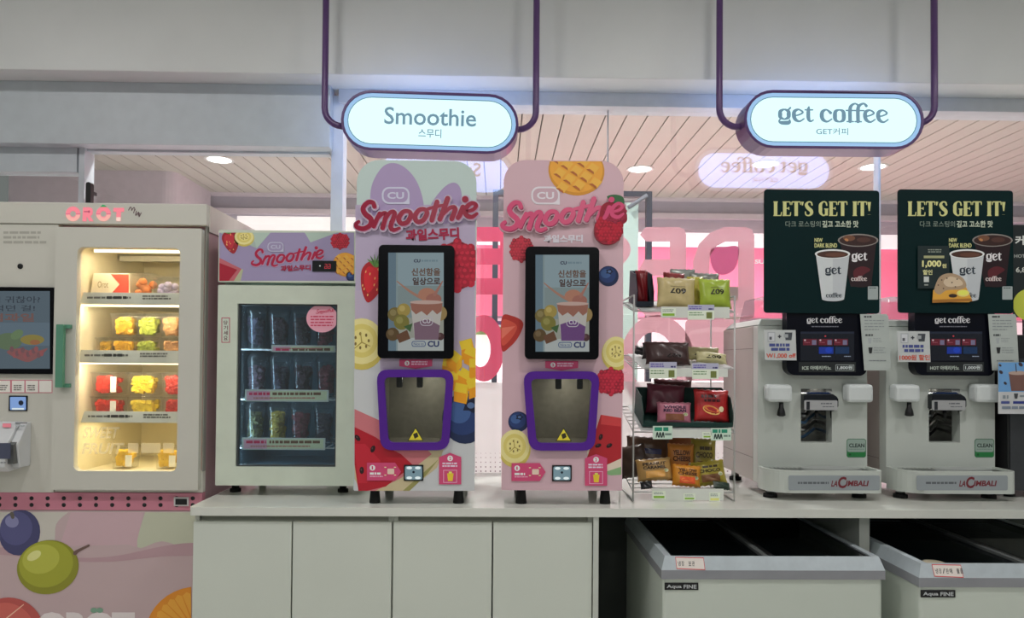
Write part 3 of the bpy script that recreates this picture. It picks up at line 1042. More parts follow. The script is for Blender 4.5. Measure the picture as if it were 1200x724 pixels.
def screen_art(Y, x0, y0, x1, y1, ghost=False):
    """advert on the tablet, drawn in 100 x 178 units"""
    sx, sy = (x1 - x0) / 100, (y1 - y0) / 178
    A = Art(lambda u, v: at(x0 + u * sx, y0 + v * sy, Y), 1.0)
    A.rc(0, 0, 100, 178, (128, 146, 152))
    A.rc(0, 60, 100, 178, (118, 132, 132))
    A.rc(0, 118, 100, 178, (140, 142, 132))
    A.poly([(0, 158), (100, 150), (100, 178), (0, 178)], (158, 164, 162))
    A.rc(0, 0, 17, 178, (92, 112, 124))
    A.rc(14, 0, 17, 178, (122, 138, 140))
    for cx, cy, r, c in ((12, 112, 13, (104, 92, 52)), (28, 104, 12, (146, 128, 66)), (24, 126, 14, (110, 104, 48)), (92, 110, 14, (138, 116, 74)), (8, 148, 12, (82, 64, 38)), (84, 150, 8, (84, 56, 56)), (94, 152, 7, (70, 44, 46))):
        A.el(cx, cy, r, r, c)
        A.el(cx - r * .25, cy - r * .25, r * .45, r * .45, tuple(min(255, v + 22) for v in c))
    A.poly([(14, 150), (34, 140), (40, 156), (20, 164)], (92, 62, 44))
    A.poly([(28, 134), (44, 128), (40, 144)], (56, 84, 48))
    # splash and cup
    A.stroke([(16, 52, 2), (36, 68, 4), (56, 80, 6), (70, 82, 12)], (150, 112, 96))
    A.el(70, 76, 16, 12, (160, 112, 92))
    A.el(82, 84, 14, 10, (146, 96, 84))
    A.stroke([(84, 76, 6), (98, 52, 2)], (150, 104, 92))
    A.poly([(40, 92), (98, 92), (90, 158), (48, 158)], (170, 166, 160))
    A.poly([(40, 92), (98, 92), (96, 106), (88, 112), (80, 104), (70, 114), (60, 106), (50, 112), (42, 104)], (138, 92, 78))
    A.poly([(46, 128), (70, 120), (93, 132), (90, 158), (48, 158)], (112, 88, 102) if not ghost else (96, 62, 110))
    A.el(69, 90, 30, 3.6, (176, 150, 140))
    A.stroke(rr_ring(58, 80, 116, 132), (170, 164, 172), True, 3)
    A.text('CU', 62, 120, 76, 128, (190, 186, 192), 0.02)
    # headline
    A.text('CU', 46, 12, 58, 18, (42, 40, 66), 0.04)
    A.lines(60, 13, 92, 18, 1, (108, 128, 136), 0.7)
    A.text('신선함을', 42, 28, 94, 42, (96, 72, 60), 0.03)
    A.text('일상으로', 44, 45, 94, 59, (70, 52, 48), 0.035)
    A.stroke(rr_ring(43, 67, 161, 170), (60, 80, 120), True, 3)
    A.text('Nice to', 46, 163, 64, 168, (60, 80, 120), 0.01)
    A.text('CU', 71, 160, 92, 171, (40, 48, 90), 0.04)
    return A

def rr_ring(x0, x1, y0, y1):
    return [(p[0], p[1], 1.4) for p in rrect(x0, x1, y0, y1, min(x1 - x0, y1 - y0) * 0.4, 3)]

def smoothie_machine(px0, px1, ptop, pbot, label, panel_rgb, tab, scr, pur, dx, art, plate_col, ink, ghost):
    x0, x1, z0, z1 = rect(px0, ptop, px1, pbot, YM)
    zf = ZT
    t = thing('smoothie_machine', label, 'drink machine', ((x0 + x1) / 2, 0.28, zf), (0, 0, 0), 'smoothie machines')
    cpx = (px0 + px1) / 2
    # niche outline (slightly narrower at the bottom)
    (ntx0, ntx1, nbx0, nbx1, ny0, ny1) = pur
    def nich(g, Y, r):
        P = [(ntx0 + g, ny0 + g), (ntx1 - g, ny0 + g), (nbx1 - g, ny1 - g), (nbx0 + g, ny1 - g)]
        out = []
        for i in range(4):
            a, b, c = P[i - 1], P[i], P[(i + 1) % 4]
            for k in range(6):
                tt = k / 5
                la, lc = math.dist(a, b), math.dist(c, b)
                pa = (b[0] + (a[0] - b[0]) * r / la, b[1] + (a[1] - b[1]) * r / la)
                pc = (b[0] + (c[0] - b[0]) * r / lc, b[1] + (c[1] - b[1]) * r / lc)
                q = [(1 - tt) ** 2 * pa[j] + 2 * tt * (1 - tt) * b[j] + tt ** 2 * pc[j] for j in (0, 1)]
                w = at(q[0], q[1], Y)
                out.append((w.x, w.z))
        return out
    hole = nich(7, YM, 5)
    mp = mat('panel_%d_%d_%d' % panel_rgb, panel_rgb, 0.4, 0, 0.02, 3)
    rr = 26 * 2.55 / 830
    MB().prism(rrect(x0, x1, z0, z1, (0.003, 0.003, rr, rr), 8), YM, YM + 0.022, [hole]).build('front_panel', mp, t, bevel=0.0015)
    zi1 = at(cpx, 340, YM).z
    mb = MB()
    xi0, xi1, zi0, zn1 = at(ntx0 + 2, 480, YM).x, at(ntx1 - 2, 480, YM).x, at(cpx, ny1, YM).z, at(cpx, ny0, YM).z
    mb.box(x0 + 0.012, xi0, YM + 0.022, 0.50, z0 + 0.004, z1 - 0.10)
    mb.box(xi1, x1 - 0.012, YM + 0.022, 0.50, z0 + 0.004, z1 - 0.10)
    mb.box(xi0, xi1, YM + 0.022, 0.50, zn1, z1 - 0.10).box(xi0, xi1, YM + 0.022, 0.50, z0 + 0.004, zi0)
    mb.box(xi0, xi1, YM + 0.24, 0.50, zi0, zn1)
    mb.build('body', mat('machine_body_white', (214, 214, 214), 0.4), t)
    mb = MB()
    mb.box(xi0, xi0 + 0.004, YM + 0.023, YM + 0.24, zi0, zn1).box(xi1 - 0.004, xi1, YM + 0.023, YM + 0.24, zi0, zn1).box(xi0 + .004, xi1 - .004, YM + 0.234, YM + 0.24, zi0, zn1)
    mb.box(xi0 + .004, xi1 - .004, YM + 0.023, YM + 0.234, zn1 - 0.004, zn1).box(xi0 + .004, xi1 - .004, YM + 0.023, YM + 0.234, zi0, zi0 + 0.02)
    mb.build('dispensing_niche', M_niche, t)
    lamp('niche_fill_light', Vector((xi0 + (xi1 - xi0) * .62, YM + .14, zn1 - .012)) - worldorg(t), .05, .22, (1, .97, .9), (0, 0, 0), t)  # small lamp added to brighten the inside of the niche
    for px in (ntx0 + (0.46 if dx else 0.30) * (ntx1 - ntx0), ntx0 + (0.74 if dx else 0.56) * (ntx1 - ntx0)):
        c = at(px, ny0 + 12, YM + 0.08)
        MB().lathe((c.x, c.y, c.z - 0.028), [(0.010, 0), (0.012, 0.004), (0.012, 0.06)], 12).build('nozzle', M_black, t)
    pf = MB().prism(nich(0, YM - 0.016, 14), YM - 0.016, YM + 0.004, [nich(9, YM - 0.016, 7)]).build('niche_frame', M_purple, t, bevel=0.003)
    dr = MB().prism(nich(9, YM - 0.004, 7), YM - 0.004, YM - 0.001).build('niche_door', M_smoke, t)
    wx = (nbx0 + nbx1) / 2 + (2 if dx else 1)
    A = Art(front(YM - 0.0045), 1.8)
    A.poly([(wx, ny1 - 27), (wx + 9.5, ny1 - 11), (wx - 9.5, ny1 - 11)], (40, 40, 20))
    A.poly([(wx, ny1 - 25.3), (wx + 8, ny1 - 12), (wx - 8, ny1 - 12)], (190, 178, 48))
    A.poly([(wx - 3, ny1 - 19), (wx + 2, ny1 - 21), (wx + 3.5, ny1 - 16), (wx - 1, ny1 - 13.5)], (40, 36, 20))
    A.build('warning_sticker', M_warn, dr)
    # tablet
    a0, a1, b0, b1 = rect(*tab, YM - 0.03)
    tb = MB().prism(rrect(a0, a1, b0, b1, 0.017, 5), YM - 0.03, YM + 0.001).build('tablet', M_tablet, t, bevel=0.003)
    screen_art(YM - 0.0305, *scr, ghost=ghost).build('screen', M_screen, tb)
    # scanner window
    sx, sy = (cpx + (-1 if dx else -2)), ny1 + 26.5
    a0, a1, b0, b1 = rect(sx - 11.5, sy - 9.5, sx + 11.5, sy + 9.5, YM - 0.004)
    fr = MB().prism(rrect(a0, a1, b0, b1, 0.002), YM - 0.004, YM + 0.001).build('scanner', M_black, t)
    A = Art(front(YM - 0.0042), 1.0)
    A.rc(sx - 10, sy - 8, sx + 10, sy + 8, (118, 146, 156), 2)
    for ux, uy in ((-5, -5.8), (5, -5.8), (-5, 5.8), (5, 5.8)):
        A.el(sx + ux, sy + uy, 3.4, 1.7, (236, 250, 255), 0, 12)
    A.el(sx, sy - 1, 1.5, 1.5, (20, 28, 40), 0, 10)
    A.build('scanner_light', M_screen, fr)
    # feet
    for px in (px0 + 22, px1 - 20):
        for yy in (0.095, 0.44):
            c = at(px, 580, 0.075)
            MB().lathe((c.x, yy, zf), [(0.020, 0.0), (0.020, 0.006), (0.015, z0 - zf + 0.004)], 16).build('foot', M_rubber, t)
    art(t)
    return t

PINK = (176, 62, 100)
def step_labels(t, lx, ly, rx, ry, ux, uy, dx):
    A = Art(front(YM - 0.0036))
    A.poly([(lx, ly), (lx + 33, ly), (lx + 40, ly + 10.5), (lx + 33, ly + 21), (lx, ly + 21)], PINK)
    A.el(lx + 6.5, ly + 6, 3.3, 3.3, (226, 200, 208), 0, 14)
    A.text('1', lx + 5.6, ly + 4, lx + 7.2, ly + 8, PINK, 0.03)
    A.lines(lx + 3.5, ly + 11.5, lx + 17, ly + 15, 1, (226, 200, 208), 0.75, 0.1)
    A.lines(lx + 3.5, ly + 15.5, lx + 19, ly + 17.5, 1, (206, 150, 170), 0.6, 0.1)
    for k in range(4):
        an = math.radians(45 + 90 * k)
        A.stroke([(lx + 28 + 8 * math.cos(an) - 1.5, ly + 10 + 6.5 * math.sin(an), 1.1), (lx + 28 + 8 * math.cos(an), ly + 10 + 6.5 * math.sin(an), 1.1)], (230, 200, 150))
    A.rc(lx + 24, ly + 7, lx + 32, ly + 13.5, (220, 176, 160), 1)
    A.build('step_label', M_print, t)
    A = Art(front(YM - 0.0036))
    A.poly([(rx, ry + 5), (rx + 13, ry), (rx + 26, ry + 5), (rx + 26, ry + 37), (rx, ry + 37)], PINK)
    A.el(rx + 13, ry + 6.5, 3.3, 3.3, (226, 200, 208), 0, 14)
    A.text('2', rx + 11.8, ry + 4.5, rx + 14.2, ry + 8.5, PINK, 0.03)
    A.lines(rx + 4, ry + 11.5, rx + 22, ry + 17.5, 2, (222, 180, 196), 0.6, 0.1)
    A.rc(rx + 5, ry + 20, rx + 21, ry + 35, (214, 150, 176))
    A.rc(rx + 5.7, ry + 20.7, rx + 20.3, ry + 34.3, PINK)
    A.poly([(rx + 9.5, ry + 24), (rx + 17, ry + 24), (rx + 16, ry + 33), (rx + 10.5, ry + 33)], (214, 168, 44))
    A.rc(rx + 11.5, ry + 22, rx + 15, ry + 24, (228, 196, 90))
    A.build('step_label', M_print, t)
    A = Art(front(YM - 0.0036))
    A.poly([(ux, uy), (ux + 38.5, uy), (ux + 38.5, uy + 8), (ux + 19, uy + 11), (ux, uy + 8)], PINK)
    A.el(ux + 9, uy + 4.5, 3, 3, (226, 200, 208), 0, 14)
    A.text('3', ux + 8, uy + 2.8, ux + 10, uy + 6.4, PINK, 0.03)
    A.lines(ux + 14, uy + 2, ux + 34, uy + 7.5, 2, (216, 160, 180), 0.6, 0.1)
    A.build('step_label', M_print, t)

def script_logo(t, bx, plate_col, ink, shade):
    """raised wordmark plate; bx = photo box of the 1185 x 724 unit drawing"""
    U = lambda x, y: (bx[0] + x / 1185 * bx[2], bx[1] + y / 724 * bx[3])
    Y1 = YM - 0.012
    dj = 0.0
    mb = MB()
    for P, cl in SCRIPT:
        C = catmull(P, 4, cl)
        for i in range(len(C)):
            r = C[i][2] / 2 + 15
            if i % 2 == 0 or i == len(C) - 1:
                pts = [U(*p) for p in ell(C[i][0] + 4, C[i][1] + 3, r, r, 0, 14)]
                W3 = [at(p[0], p[1], Y1) for p in pts]
                dj += 0.00001
                mb.prism([(w.x, w.z) for w in W3], Y1 + dj, YM + 0.008 + dj)
    pl = mb.build('logo_plate', plate_col, t, recalc=False)
    A = Art(front(Y1 - 0.0003))
    words(A, [([(x + 7, y + 9, w) for x, y, w in P], cl) for P, cl in SCRIPT], (0, 0, 1185, 724), (bx[0], bx[1], bx[0] + bx[2], bx[1] + bx[3]), shade)
    words(A, SCRIPT, (0, 0, 1185, 724), (bx[0], bx[1], bx[0] + bx[2], bx[1] + bx[3]), ink, 3)
    A.build('logo_lettering', M_gloss, pl)

M_plate1 = mat('plate_lilac', (206, 190, 210), 0.35)
M_plate2 = mat('plate_pink', (208, 170, 182), 0.35)

def art1(t):
    B = (415.5, 188, 557.5, 575)
    A = Art(front(YM - 0.0002))
    A.poly(rrect(416.5, 557, 240, 340, 0), (152, 140, 162))
    A.poly([(416, 340), (556.5, 340), (556.5, 437), (416, 437)], (158, 146, 164))
    A.poly([(416, 437), (446, 437), (450, 523), (523, 523), (528, 437), (556.5, 437), (556, 575), (415, 575)], (158, 146, 164))
    A.poly([(415, 400), (444, 413), (446, 437), (450, 523), (523, 523), (527, 455), (556, 470), (556, 575), (415, 575)], (168, 170, 172))
    A.poly(catmull([(434, 252), (435, 220), (446, 198), (459, 191), (474, 196), (488, 212), (496, 236), (497, 262)], 5) + [(434, 262)], (140, 124, 156))
    A.poly(catmull([(497, 262), (506, 238), (520, 220), (532, 214), (540, 222), (542, 246)], 5) + [(542, 262)], (140, 124, 156))
    A.build('background_print', M_print, t)
    for nm, fn in (('raspberry_print', lambda a: raspberry(a, 536, 311, 24, 30, (142, 22, 42))),
                   ('strawberry_print', lambda a: strawberry(a, 436, 331, 15, 24, 12, 16, True, (146, 26, 34))),
                   ('banana_print', lambda a: banana(a, 424, 401, 27, 30)),
                   ('mango_print', lambda a: mango_cubes(a, [(520, 418, 10), (538, 400, -15), (548, 404, 25), (524, 436, -8), (542, 430, 30), (534, 448, 12), (550, 420, 0), (530, 408, 40), (546, 446, -20)], 15, B)),
                   ('blueberry_print', lambda a: (setattr(a, 'clip', (415, 188, 556.5, 575)), blueberry(a, 545, 490, 27, 30, (0.25, -0.5))))):
        a = Art(front(YM - 0.0011))
        a.clip = B
        fn(a)
        a.build(nm, M_print, t)
    a = Art(front(YM - 0.0011))
    a.clip = B
    a.poly([(415, 479), (448, 494), (450, 523), (500, 524), (520, 526), (512, 548), (478, 575), (423, 575), (415, 560)], (168, 156, 124))
    a.poly([(505, 546), (514, 538), (500, 556), (480, 575), (472, 575)], (128, 124, 74))
    a.poly([(415, 479), (448, 494), (450, 523), (498, 524), (506, 532), (470, 560), (440, 575), (423, 575), (415, 500)], (170, 98, 104))
    a.poly([(415, 500), (440, 512), (450, 519), (452, 523), (470, 532), (484, 545), (452, 570), (430, 575), (420, 575), (415, 540)], (150, 18, 34))
    a.poly([(415, 520), (428, 520), (446, 540), (430, 566), (420, 566)], (164, 28, 44))
    wheel_seeds(a, [(419, 513, -40), (424, 551, 0), (437, 526, 20)], 4.5)
    a.clip = None
    a.build('watermelon_print', M_print, t)
    script_logo(t, (400, 180, 180, 110), M_plate1, (124, 16, 44), (158, 112, 140))
    a = Art(front(YM - 0.0022))
    cu_logo(a, 447.5, 219, 480, 239, (170, 170, 186), (140, 124, 156))
    a.build('brand_print', M_print, t)
    a = Art(front(YM - 0.0022))
    a.text('과일스무디', 475.5, 267.5, 538, 281.5, (136, 24, 56), 0.045, -2.5)
    a.build('product_name', M_print, t)
    step_labels(t, 430, 542, 514.5, 530.5, 468, 421, 0)

def art2(t):
    B = (587, 188, 731, 575)
    a = Art(front(YM - 0.0006))
    mango_half(a, 675.5, 200, 33, 29, 8, (590, 189, 729, 300))
    a.build('mango_print', M_print, t)
    for nm, fn in (('raspberry_print', lambda a: raspberry(a, 611, 292, 13, 15, (140, 34, 48))),
                   ('raspberry_print', lambda a: raspberry(a, 716, 447, 17, 16, (142, 26, 44))),
                   ('blueberry_print', lambda a: blueberry(a, 713, 323.5, 12, 12)),
                   ('blueberry_print', lambda a: blueberry(a, 607.5, 494, 12, 12)),
                   ('banana_print', lambda a: banana(a, 722, 413, 17, 20)),
                   ('banana_print', lambda a: banana(a, 603, 524, 19, 22))):
        a = Art(front(YM - 0.0006))
        a.clip = B
        fn(a)
        a.build(nm, M_print, t)
    a = Art(front(YM - 0.0007))
    a.clip = B
    a.poly(catmull([(588, 372), (600, 370), (613, 378), (608, 394), (598, 406), (588, 410)], 5, True), (150, 40, 34))
    a.poly(catmull([(588, 376), (600, 377), (606, 384), (598, 398), (588, 404)], 5, True), (176, 66, 52))
    a.poly([(588, 384), (604, 382), (588, 397)], (190, 96, 80))
    a.build('strawberry_print', M_print, t)
    a = Art(front(YM - 0.0007))
    a.clip = (587, 188, 728, 575)
    a.poly([(704, 486), (730, 490), (730, 556), (716, 557), (690, 548), (688, 530)], (116, 150, 106))
    a.poly([(704, 486), (730, 490), (730, 546), (712, 552), (690, 540), (688, 530)], (190, 176, 160))
    a.poly([(704, 486), (730, 490), (730, 536), (708, 546), (688, 536)], (150, 28, 36))
    a.poly([(705, 486), (730, 490), (730, 500), (704, 497)], (172, 52, 54))
    wheel_seeds(a, [(704, 512, 20), (701, 522, 70), (714, 522, 60)], 4)
    a.build('watermelon_print', M_print, t)
    script_logo(t, (571.5, 181, 180, 109), M_plate2, (176, 66, 100), (124, 34, 66))
    # cut-out berry overlapping the logo at the right edge
    Yb = YM - 0.014
    bm_ = MB()
    P = catmull([(706, 240), (720, 236), (732, 246), (735, 258), (729, 264), (730, 272), (722, 284), (708, 286), (698, 278), (697, 264), (702, 254)], 5, True)
    bm_.prism([(at(p[0], p[1], Yb).x, at(p[0], p[1], Yb).z) for p in P], Yb, YM + 0.004)
    br = bm_.build('berry_cutout', mat('berry_red', (158, 34, 54), 0.4), t, recalc=False)
    a = Art(front(Yb - 0.0003))
    raspberry(a, 714, 268, 15, 17, (134, 18, 36))
    raspberry(a, 721, 250, 13, 11, (116, 22, 44))
    a.poly(catmull([(711, 231), (720, 228), (730, 231), (731, 240), (722, 239)], 4, True), (44, 84, 52))
    words(a, SCRIPT[10:], (0, 0, 1185, 724), (571.5, 181, 751.5, 290), (176, 62, 98))
    a.build('berry_print', M_print, br)
    a = Art(front(YM - 0.0012))
    cu_logo(a, 622.5, 218.5, 656, 239.5, (190, 184, 190), (168, 140, 150))
    a.build('brand_print', M_print, t)
    a = Art(front(YM - 0.0012), 1.8)
    a.text('과일스무디', 637, 275, 683, 284.5, (184, 178, 186), 0.05, 0)
    a.build('product_name', M_print, t)
    step_labels(t, 599.5, 542.5, 685.5, 532, 639, 423, 1)

smoothie_machine(416.3, 557, 188, 574.5, 'smoothie machine with pale lilac and mint front and red wordmark', (200, 218, 214), (443, 287, 532, 420), (455, 296, 520, 411), (441, 532, 446, 526, 433, 527.5), 0,
                 art1, None, None, False)
smoothie_machine(589, 730, 188, 574.5, 'smoothie machine with dusty pink front and pink wordmark', (222, 186, 196), (615.5, 289, 702, 421), (627.5, 298.5, 690.5, 412), (613, 703, 620, 697, 435, 528), 1,
                 art2, None, None, True)

# ================================================================== GLASS-DOOR FRIDGE ON THE WORKTOP
YR = 0.20
M_fridge = mat('fridge_white', (214, 222, 206), 0.35)
M_fgask = mat('fridge_gasket', (70, 74, 76), 0.6)
M_fin = mat('fridge_inside', (104, 132, 150), 0.5)
M_fglass = glass('fridge_glass', (0.86, 0.92, 0.95), 1.5, gain=2.2)
M_wire = mat('white_wire', (220, 222, 222), 0.4)
M_rail = mat('price_rail', (226, 230, 222), 0.4)
fx0, fx1, fz0, fz1 = rect(255, 270, 416.5, 569, YR)
fx0 = at(254.3, 420, YR).x
fr = thing('display_fridge', 'white glass-door countertop fridge with lilac fruit header', 'fridge', ((fx0 + fx1) / 2, 0.42, ZT))
zh0, zh1 = at(335, 331, YR).z, at(335, 270, YR).z
zd0, zd1 = at(335, 569, YR).z, at(335, 334.5, YR).z
YB = 0.68
t_ = 0.035
mb = MB()
mb.box(fx0 + .004, fx0 + t_, YR + .06, YB, zd0 + .006, zh1 - .002).box(fx1 - t_, fx1 - .004, YR + .06, YB, zd0 + .006, zh1 - .002)
mb.box(fx0 + t_, fx1 - t_, YB - .03, YB, zd0 + .006, zh1 - .002).box(fx0 + t_, fx1 - t_, YR + .06, YB - .03, zh0 - .05, zh1 - .002)
mb.box(fx0 + t_, fx1 - t_, YR + .06, YB - .03, zd0 + .006, zd0 + 0.05)
mb.build('cabinet_body', M_fridge, fr)
mb = MB()
mb.box(fx0 + t_, fx0 + t_ + .003, YR + .061, YB - .031, zd0 + .05, zh0 - .051).box(fx1 - t_ - .003, fx1 - t_, YR + .061, YB - .031, zd0 + .05, zh0 - .051)
mb.box(fx0 + t_ + .003, fx1 - t_ - .003, YB - .034, YB - .031, zd0 + .05, zh0 - .051).box(fx0 + t_ + .003, fx1 - t_ - .003, YR + .061, YB - .034, zd0 + .051, zd0 + .054)
mb.box(fx0 + t_ + .003, fx1 - t_ - .003, YR + .061, YB - .034, zh0 - .054, zh0 - .051)
mb.build('inner_liner', M_fin, fr)
hd = MB().prism(rrect(fx0, fx1, zh0, zh1, 0.004), YR, YR + 0.06).build('header', M_fridge, fr, bevel=0.002)
A = Art(front(YR - 0.0003))
A.rc(257, 272.5, 415, 329, (132, 122, 152))
A.poly([(295, 272.5), (317, 272.5), (301, 291)], (150, 166, 156))
A.poly([(357, 272.5), (395, 272.5), (364, 284)], (150, 166, 156))
A.poly([(257, 272.5), (295, 272.5), (301, 291), (280, 282)], (142, 156, 150))
A.build('header_print', M_print, hd)
for nm, fn in (('strawberry_print', lambda a: strawberry(a, 271, 284, 10, 13.5, -12, 12, True, (132, 32, 42))),
               ('banana_print', lambda a: banana(a, 286, 278, 12, 10)),
               ('raspberry_print', lambda a: raspberry(a, 398.5, 282.5, 10.5, 9.5, (140, 26, 42))),
               ('mango_print', lambda a: mango_half(a, 405, 310, 15, 14, 20, (257, 272.5, 415, 329))),
               ('blueberry_print', lambda a: blueberry(a, 412, 323.5, 6.5, 6.5))):
    a = Art(front(YR - 0.0009))
    a.clip = (257, 272.5, 415, 329)
    fn(a)
    a.build(nm, M_print, hd)
a = Art(front(YR - 0.0009))
a.clip = (257, 272.5, 415, 329)
a.poly([(257, 302), (285, 316), (282, 329), (272, 330), (257, 330)], (150, 152, 124))
a.poly([(257, 302), (283, 315), (274, 329), (257, 330)], (160, 84, 92))
a.poly([(257, 308), (278, 316), (268, 329), (257, 330)], (140, 26, 44))
a.clip = None
a.build('watermelon_print', M_print, hd)
a = Art(front(YR - 0.002))
words(a, [([(x + 7, y + 9, w) for x, y, w in P], cl) for P, cl in SCRIPT], (95, 325, 1065, 605), (293.5, 288, 380.5, 313), (170, 130, 156))
words(a, SCRIPT, (95, 325, 1065, 605), (293.5, 288, 380.5, 313), (146, 24, 56))
cu_logo(a, 313.5, 283.5, 332.5, 295, (160, 158, 176), (132, 122, 152))
a.text('과일스무디', 329, 310.5, 364, 317.5, (140, 28, 56), 0.04, -2)
a.build('brand_print', M_print, hd)
x0, x1, z0, z1 = rect(366, 305.5, 394, 318, YR - 0.004)
td = box('temperature_display', x0, x1, YR - 0.004, YR, z0, z1, M_black, hd)
a = Art(front(YR - 0.0042), 1.0)
for i in (0, 1):
    gx = 380.5 + i * 4
    for P in ([(gx, 309.5), (gx + 2.6, 309.5)], [(gx, 312), (gx + 2.6, 312)], [(gx, 314.5), (gx + 2.6, 314.5)], [(gx + 2.6, 309.5), (gx + 2.6, 314.5)], [(gx, 312), (gx, 314.5)]):
        a.stroke([(p[0], p[1], 0.7) for p in P], (190, 60, 70))
a.el(375, 311.5, 0.9, 0.9, (200, 210, 200), 0, 8)
a.build('digits', M_screen, hd)
# door
gx0, gx1, gz0, gz1 = rect(277, 356, 394.3, 547, YR)
dr = MB().prism(rrect(fx0, fx1, zd0, zd1, 0.004), YR, YR + 0.045, [rrect(gx0, gx1, gz0, gz1, 0.003)]).build('door', M_fridge, fr, bevel=0.003)
MB().prism(rrect(gx0 - .001, gx1 + .001, gz0 - .001, gz1 + .001, 0.003), YR + 0.010, YR + 0.030, [rrect(gx0 + .006, gx1 - .006, gz0 + .006, gz1 - .006, 0.003)]).build('gasket', M_fgask, dr)
box('glass', gx0 + .004, gx1 - .004, YR + 0.016, YR + 0.022, gz0 + .004, gz1 - .004, M_fglass, dr)
a = Art(front(YR + 0.0155))
a.el(377.5, 373, 18.5, 16.5, (206, 140, 156), 0, 32)
words(a, SCRIPT, (95, 325, 1065, 605), (370, 361.5, 392, 368), (170, 40, 70))
a.lines(364, 370, 391, 384, 4, (178, 60, 86), 0.45, 0.1)
a.build('round_sticker', M_paper, dr, label='round pink price sticker')
a = Art(front(YR - 0.0002))
a.rc(259.5, 372, 269.5, 401.5, (150, 70, 84))
a.rc(260.5, 373, 268.5, 400.5, (166, 176, 164))
for i, ch in enumerate('당기세요'):
    a.text(ch, 262, 375.5 + i * 6, 267, 380.5 + i * 6, (90, 60, 62), 0.02)
a.build('pull_sticker', M_paper, dr)
for px in (276, 402):
    for yy in (0.30, 0.62):
        c = at(px, 572, 0.30)
        MB().lathe((c.x, yy, ZT), [(0.021, 0), (0.021, 0.012), (0.014, 0.014), (0.014, zd0 + 0.008 - ZT)], 14).build('foot', M_rubber, fr)
# shelves with price rails
shelf_z = []
for k, (py, lab) in enumerate(((412, (318, 404.5, 393, 412.5)), (470.5, (287, 456.5, 385, 470.5)), (527, (283.5, 513, 381, 527)))):
    z = at(335, py - 3, YR + 0.09).z
    shelf_z.append(z)
    s_ = MB()
    for i in range(17):
        xx = fx0 + t_ + 0.01 + (fx1 - fx0 - 2 * t_ - 0.02) * i / 16
        s_.tube([(xx, YR + 0.09, z), (xx, YB - 0.05, z)], 0.0016, 5)
    for yy in (YR + 0.09, YR + 0.28, YB - 0.05):
        s_.tube([(fx0 + t_ + .004, yy, z - .003), (fx1 - t_ - .004, yy, z - .003)], 0.0026, 6)
    so = s_.build('wire_shelf', M_wire, fr)
    a0, a1, b0, b1 = rect(*lab, YR + 0.082)
    rl = box('price_rail', a0, a1, YR + 0.082, YR + 0.0865, b0, b1, M_rail, so)
    A = Art(front(YR + 0.0815), 2.2)
    lw = lab[2] - lab[0]
    A.rc(lab[0] + 2, lab[1] + 1.5, lab[0] + lw * 0.3, lab[3] - 1.5, (188, 130, 146))
    A.rc(lab[0] + lw * 0.3, lab[1] + 1.5, lab[2] - 2, lab[3] - 1.5, (164, 168, 140))
    A.lines(lab[0] + 5, lab[1] + 3.2, lab[0] + lw * 0.3, lab[1] + 7.5, 1, (170, 30, 70), 0.75, 0.05)
    A.lines(lab[0] + lw * 0.33, lab[1] + 3.2, lab[2] - 5, lab[1] + 7.5, 1, (90, 60, 40), 0.75, 0.05)
    A.lines(lab[0] + 10, lab[3] - 5, lab[2] - 14, lab[3] - 2.5, 1, (150, 90, 80), 0.6, 0.05)
    A.build('rail_print', M_paper, so)
lamp('edge_light', Vector((fx0 + t_ + .02, YR + .10, (zd0 + zh0) / 2)) - worldorg(fr), 0.6, 1.1, (0.6, 0.85, 1.0), (0, math.radians(-90), 0), fr, 'RECTANGLE', 0.03)
box('edge_led', fx0 + t_ + .004, fx0 + t_ + .010, YR + .075, YR + .085, zd0 + .08, zh0 - .09, emis('cool_led', (170, 215, 240), 0.5), fr)
# frozen fruit cups on the fridge shelves
M_cup = glass('clear_cup', (0.9, 0.92, 0.93), 1.35, 0.05, 0.03, (220, 225, 230))
CUPFILL = {'dark berry': (70, 34, 52), 'green and brown': (96, 92, 50), 'yellow mango': (190, 160, 52), 'red berry': (140, 44, 62), 'purple grape': (58, 40, 66)}
def frozen_cup(px, row, yy, fill, label, h=0.178):
    z = shelf_z[row] + 0.0025
    c = at(px, 480, yy)
    t = thing('frozen_fruit_cup', label, 'fruit cup', (c.x, yy, z), (0, 0, 0), 'frozen fruit cups in the fridge')
    MB().lathe((0, 0, 0), [(0.031, 0), (0.040, h * 0.8), (0.042, h * 0.8), (0.040, h * 0.8), (0.0305, 0.002), (0.0001, 0.002)], 18, caps=False).build('cup', M_cup, t, local=True)
    MB().lathe((0, 0, 0), [(0.0425, h * 0.8), (0.0425, h * 0.83), (0.038, h * 0.92), (0.02, h), (0.0001, h)], 18, caps=False).build('dome_lid', M_cup, t, local=True)
    rnd = random.Random(int(px * 10 + row))
    m = MB()
    for i in range(64):
        zz = 0.023 + (h * 0.78 - 0.042) * rnd.random()
        r = (0.020 + 0.009 * zz / h) * math.sqrt(rnd.random())
        an = rnd.random() * 6.28
        q = Vector((r * math.cos(an), r * math.sin(an), zz))
        R = Matrix.Rotation(rnd.random() * 3, 3, 'X') @ Matrix.Rotation(rnd.random() * 3, 3, 'Z')
        s1 = 0.008 + 0.003 * rnd.random()
        m.hexa([tuple(q + R @ Vector(v) * s1) for v in ((-1, -1, -1), (1, -1, -1), (1, 1, -1), (-1, 1, -1), (-1, -1, 1), (1, -1, 1), (1, 1, 1), (-1, 1, 1))])
    o = m.build('fruit_pieces', mat('frozen_' + fill.replace(' ', '_'), CUPFILL[fill], 0.55, 0, 0.25, 60), t, local=True, bevel=0.002)
    o['kind'] = 'stuff'
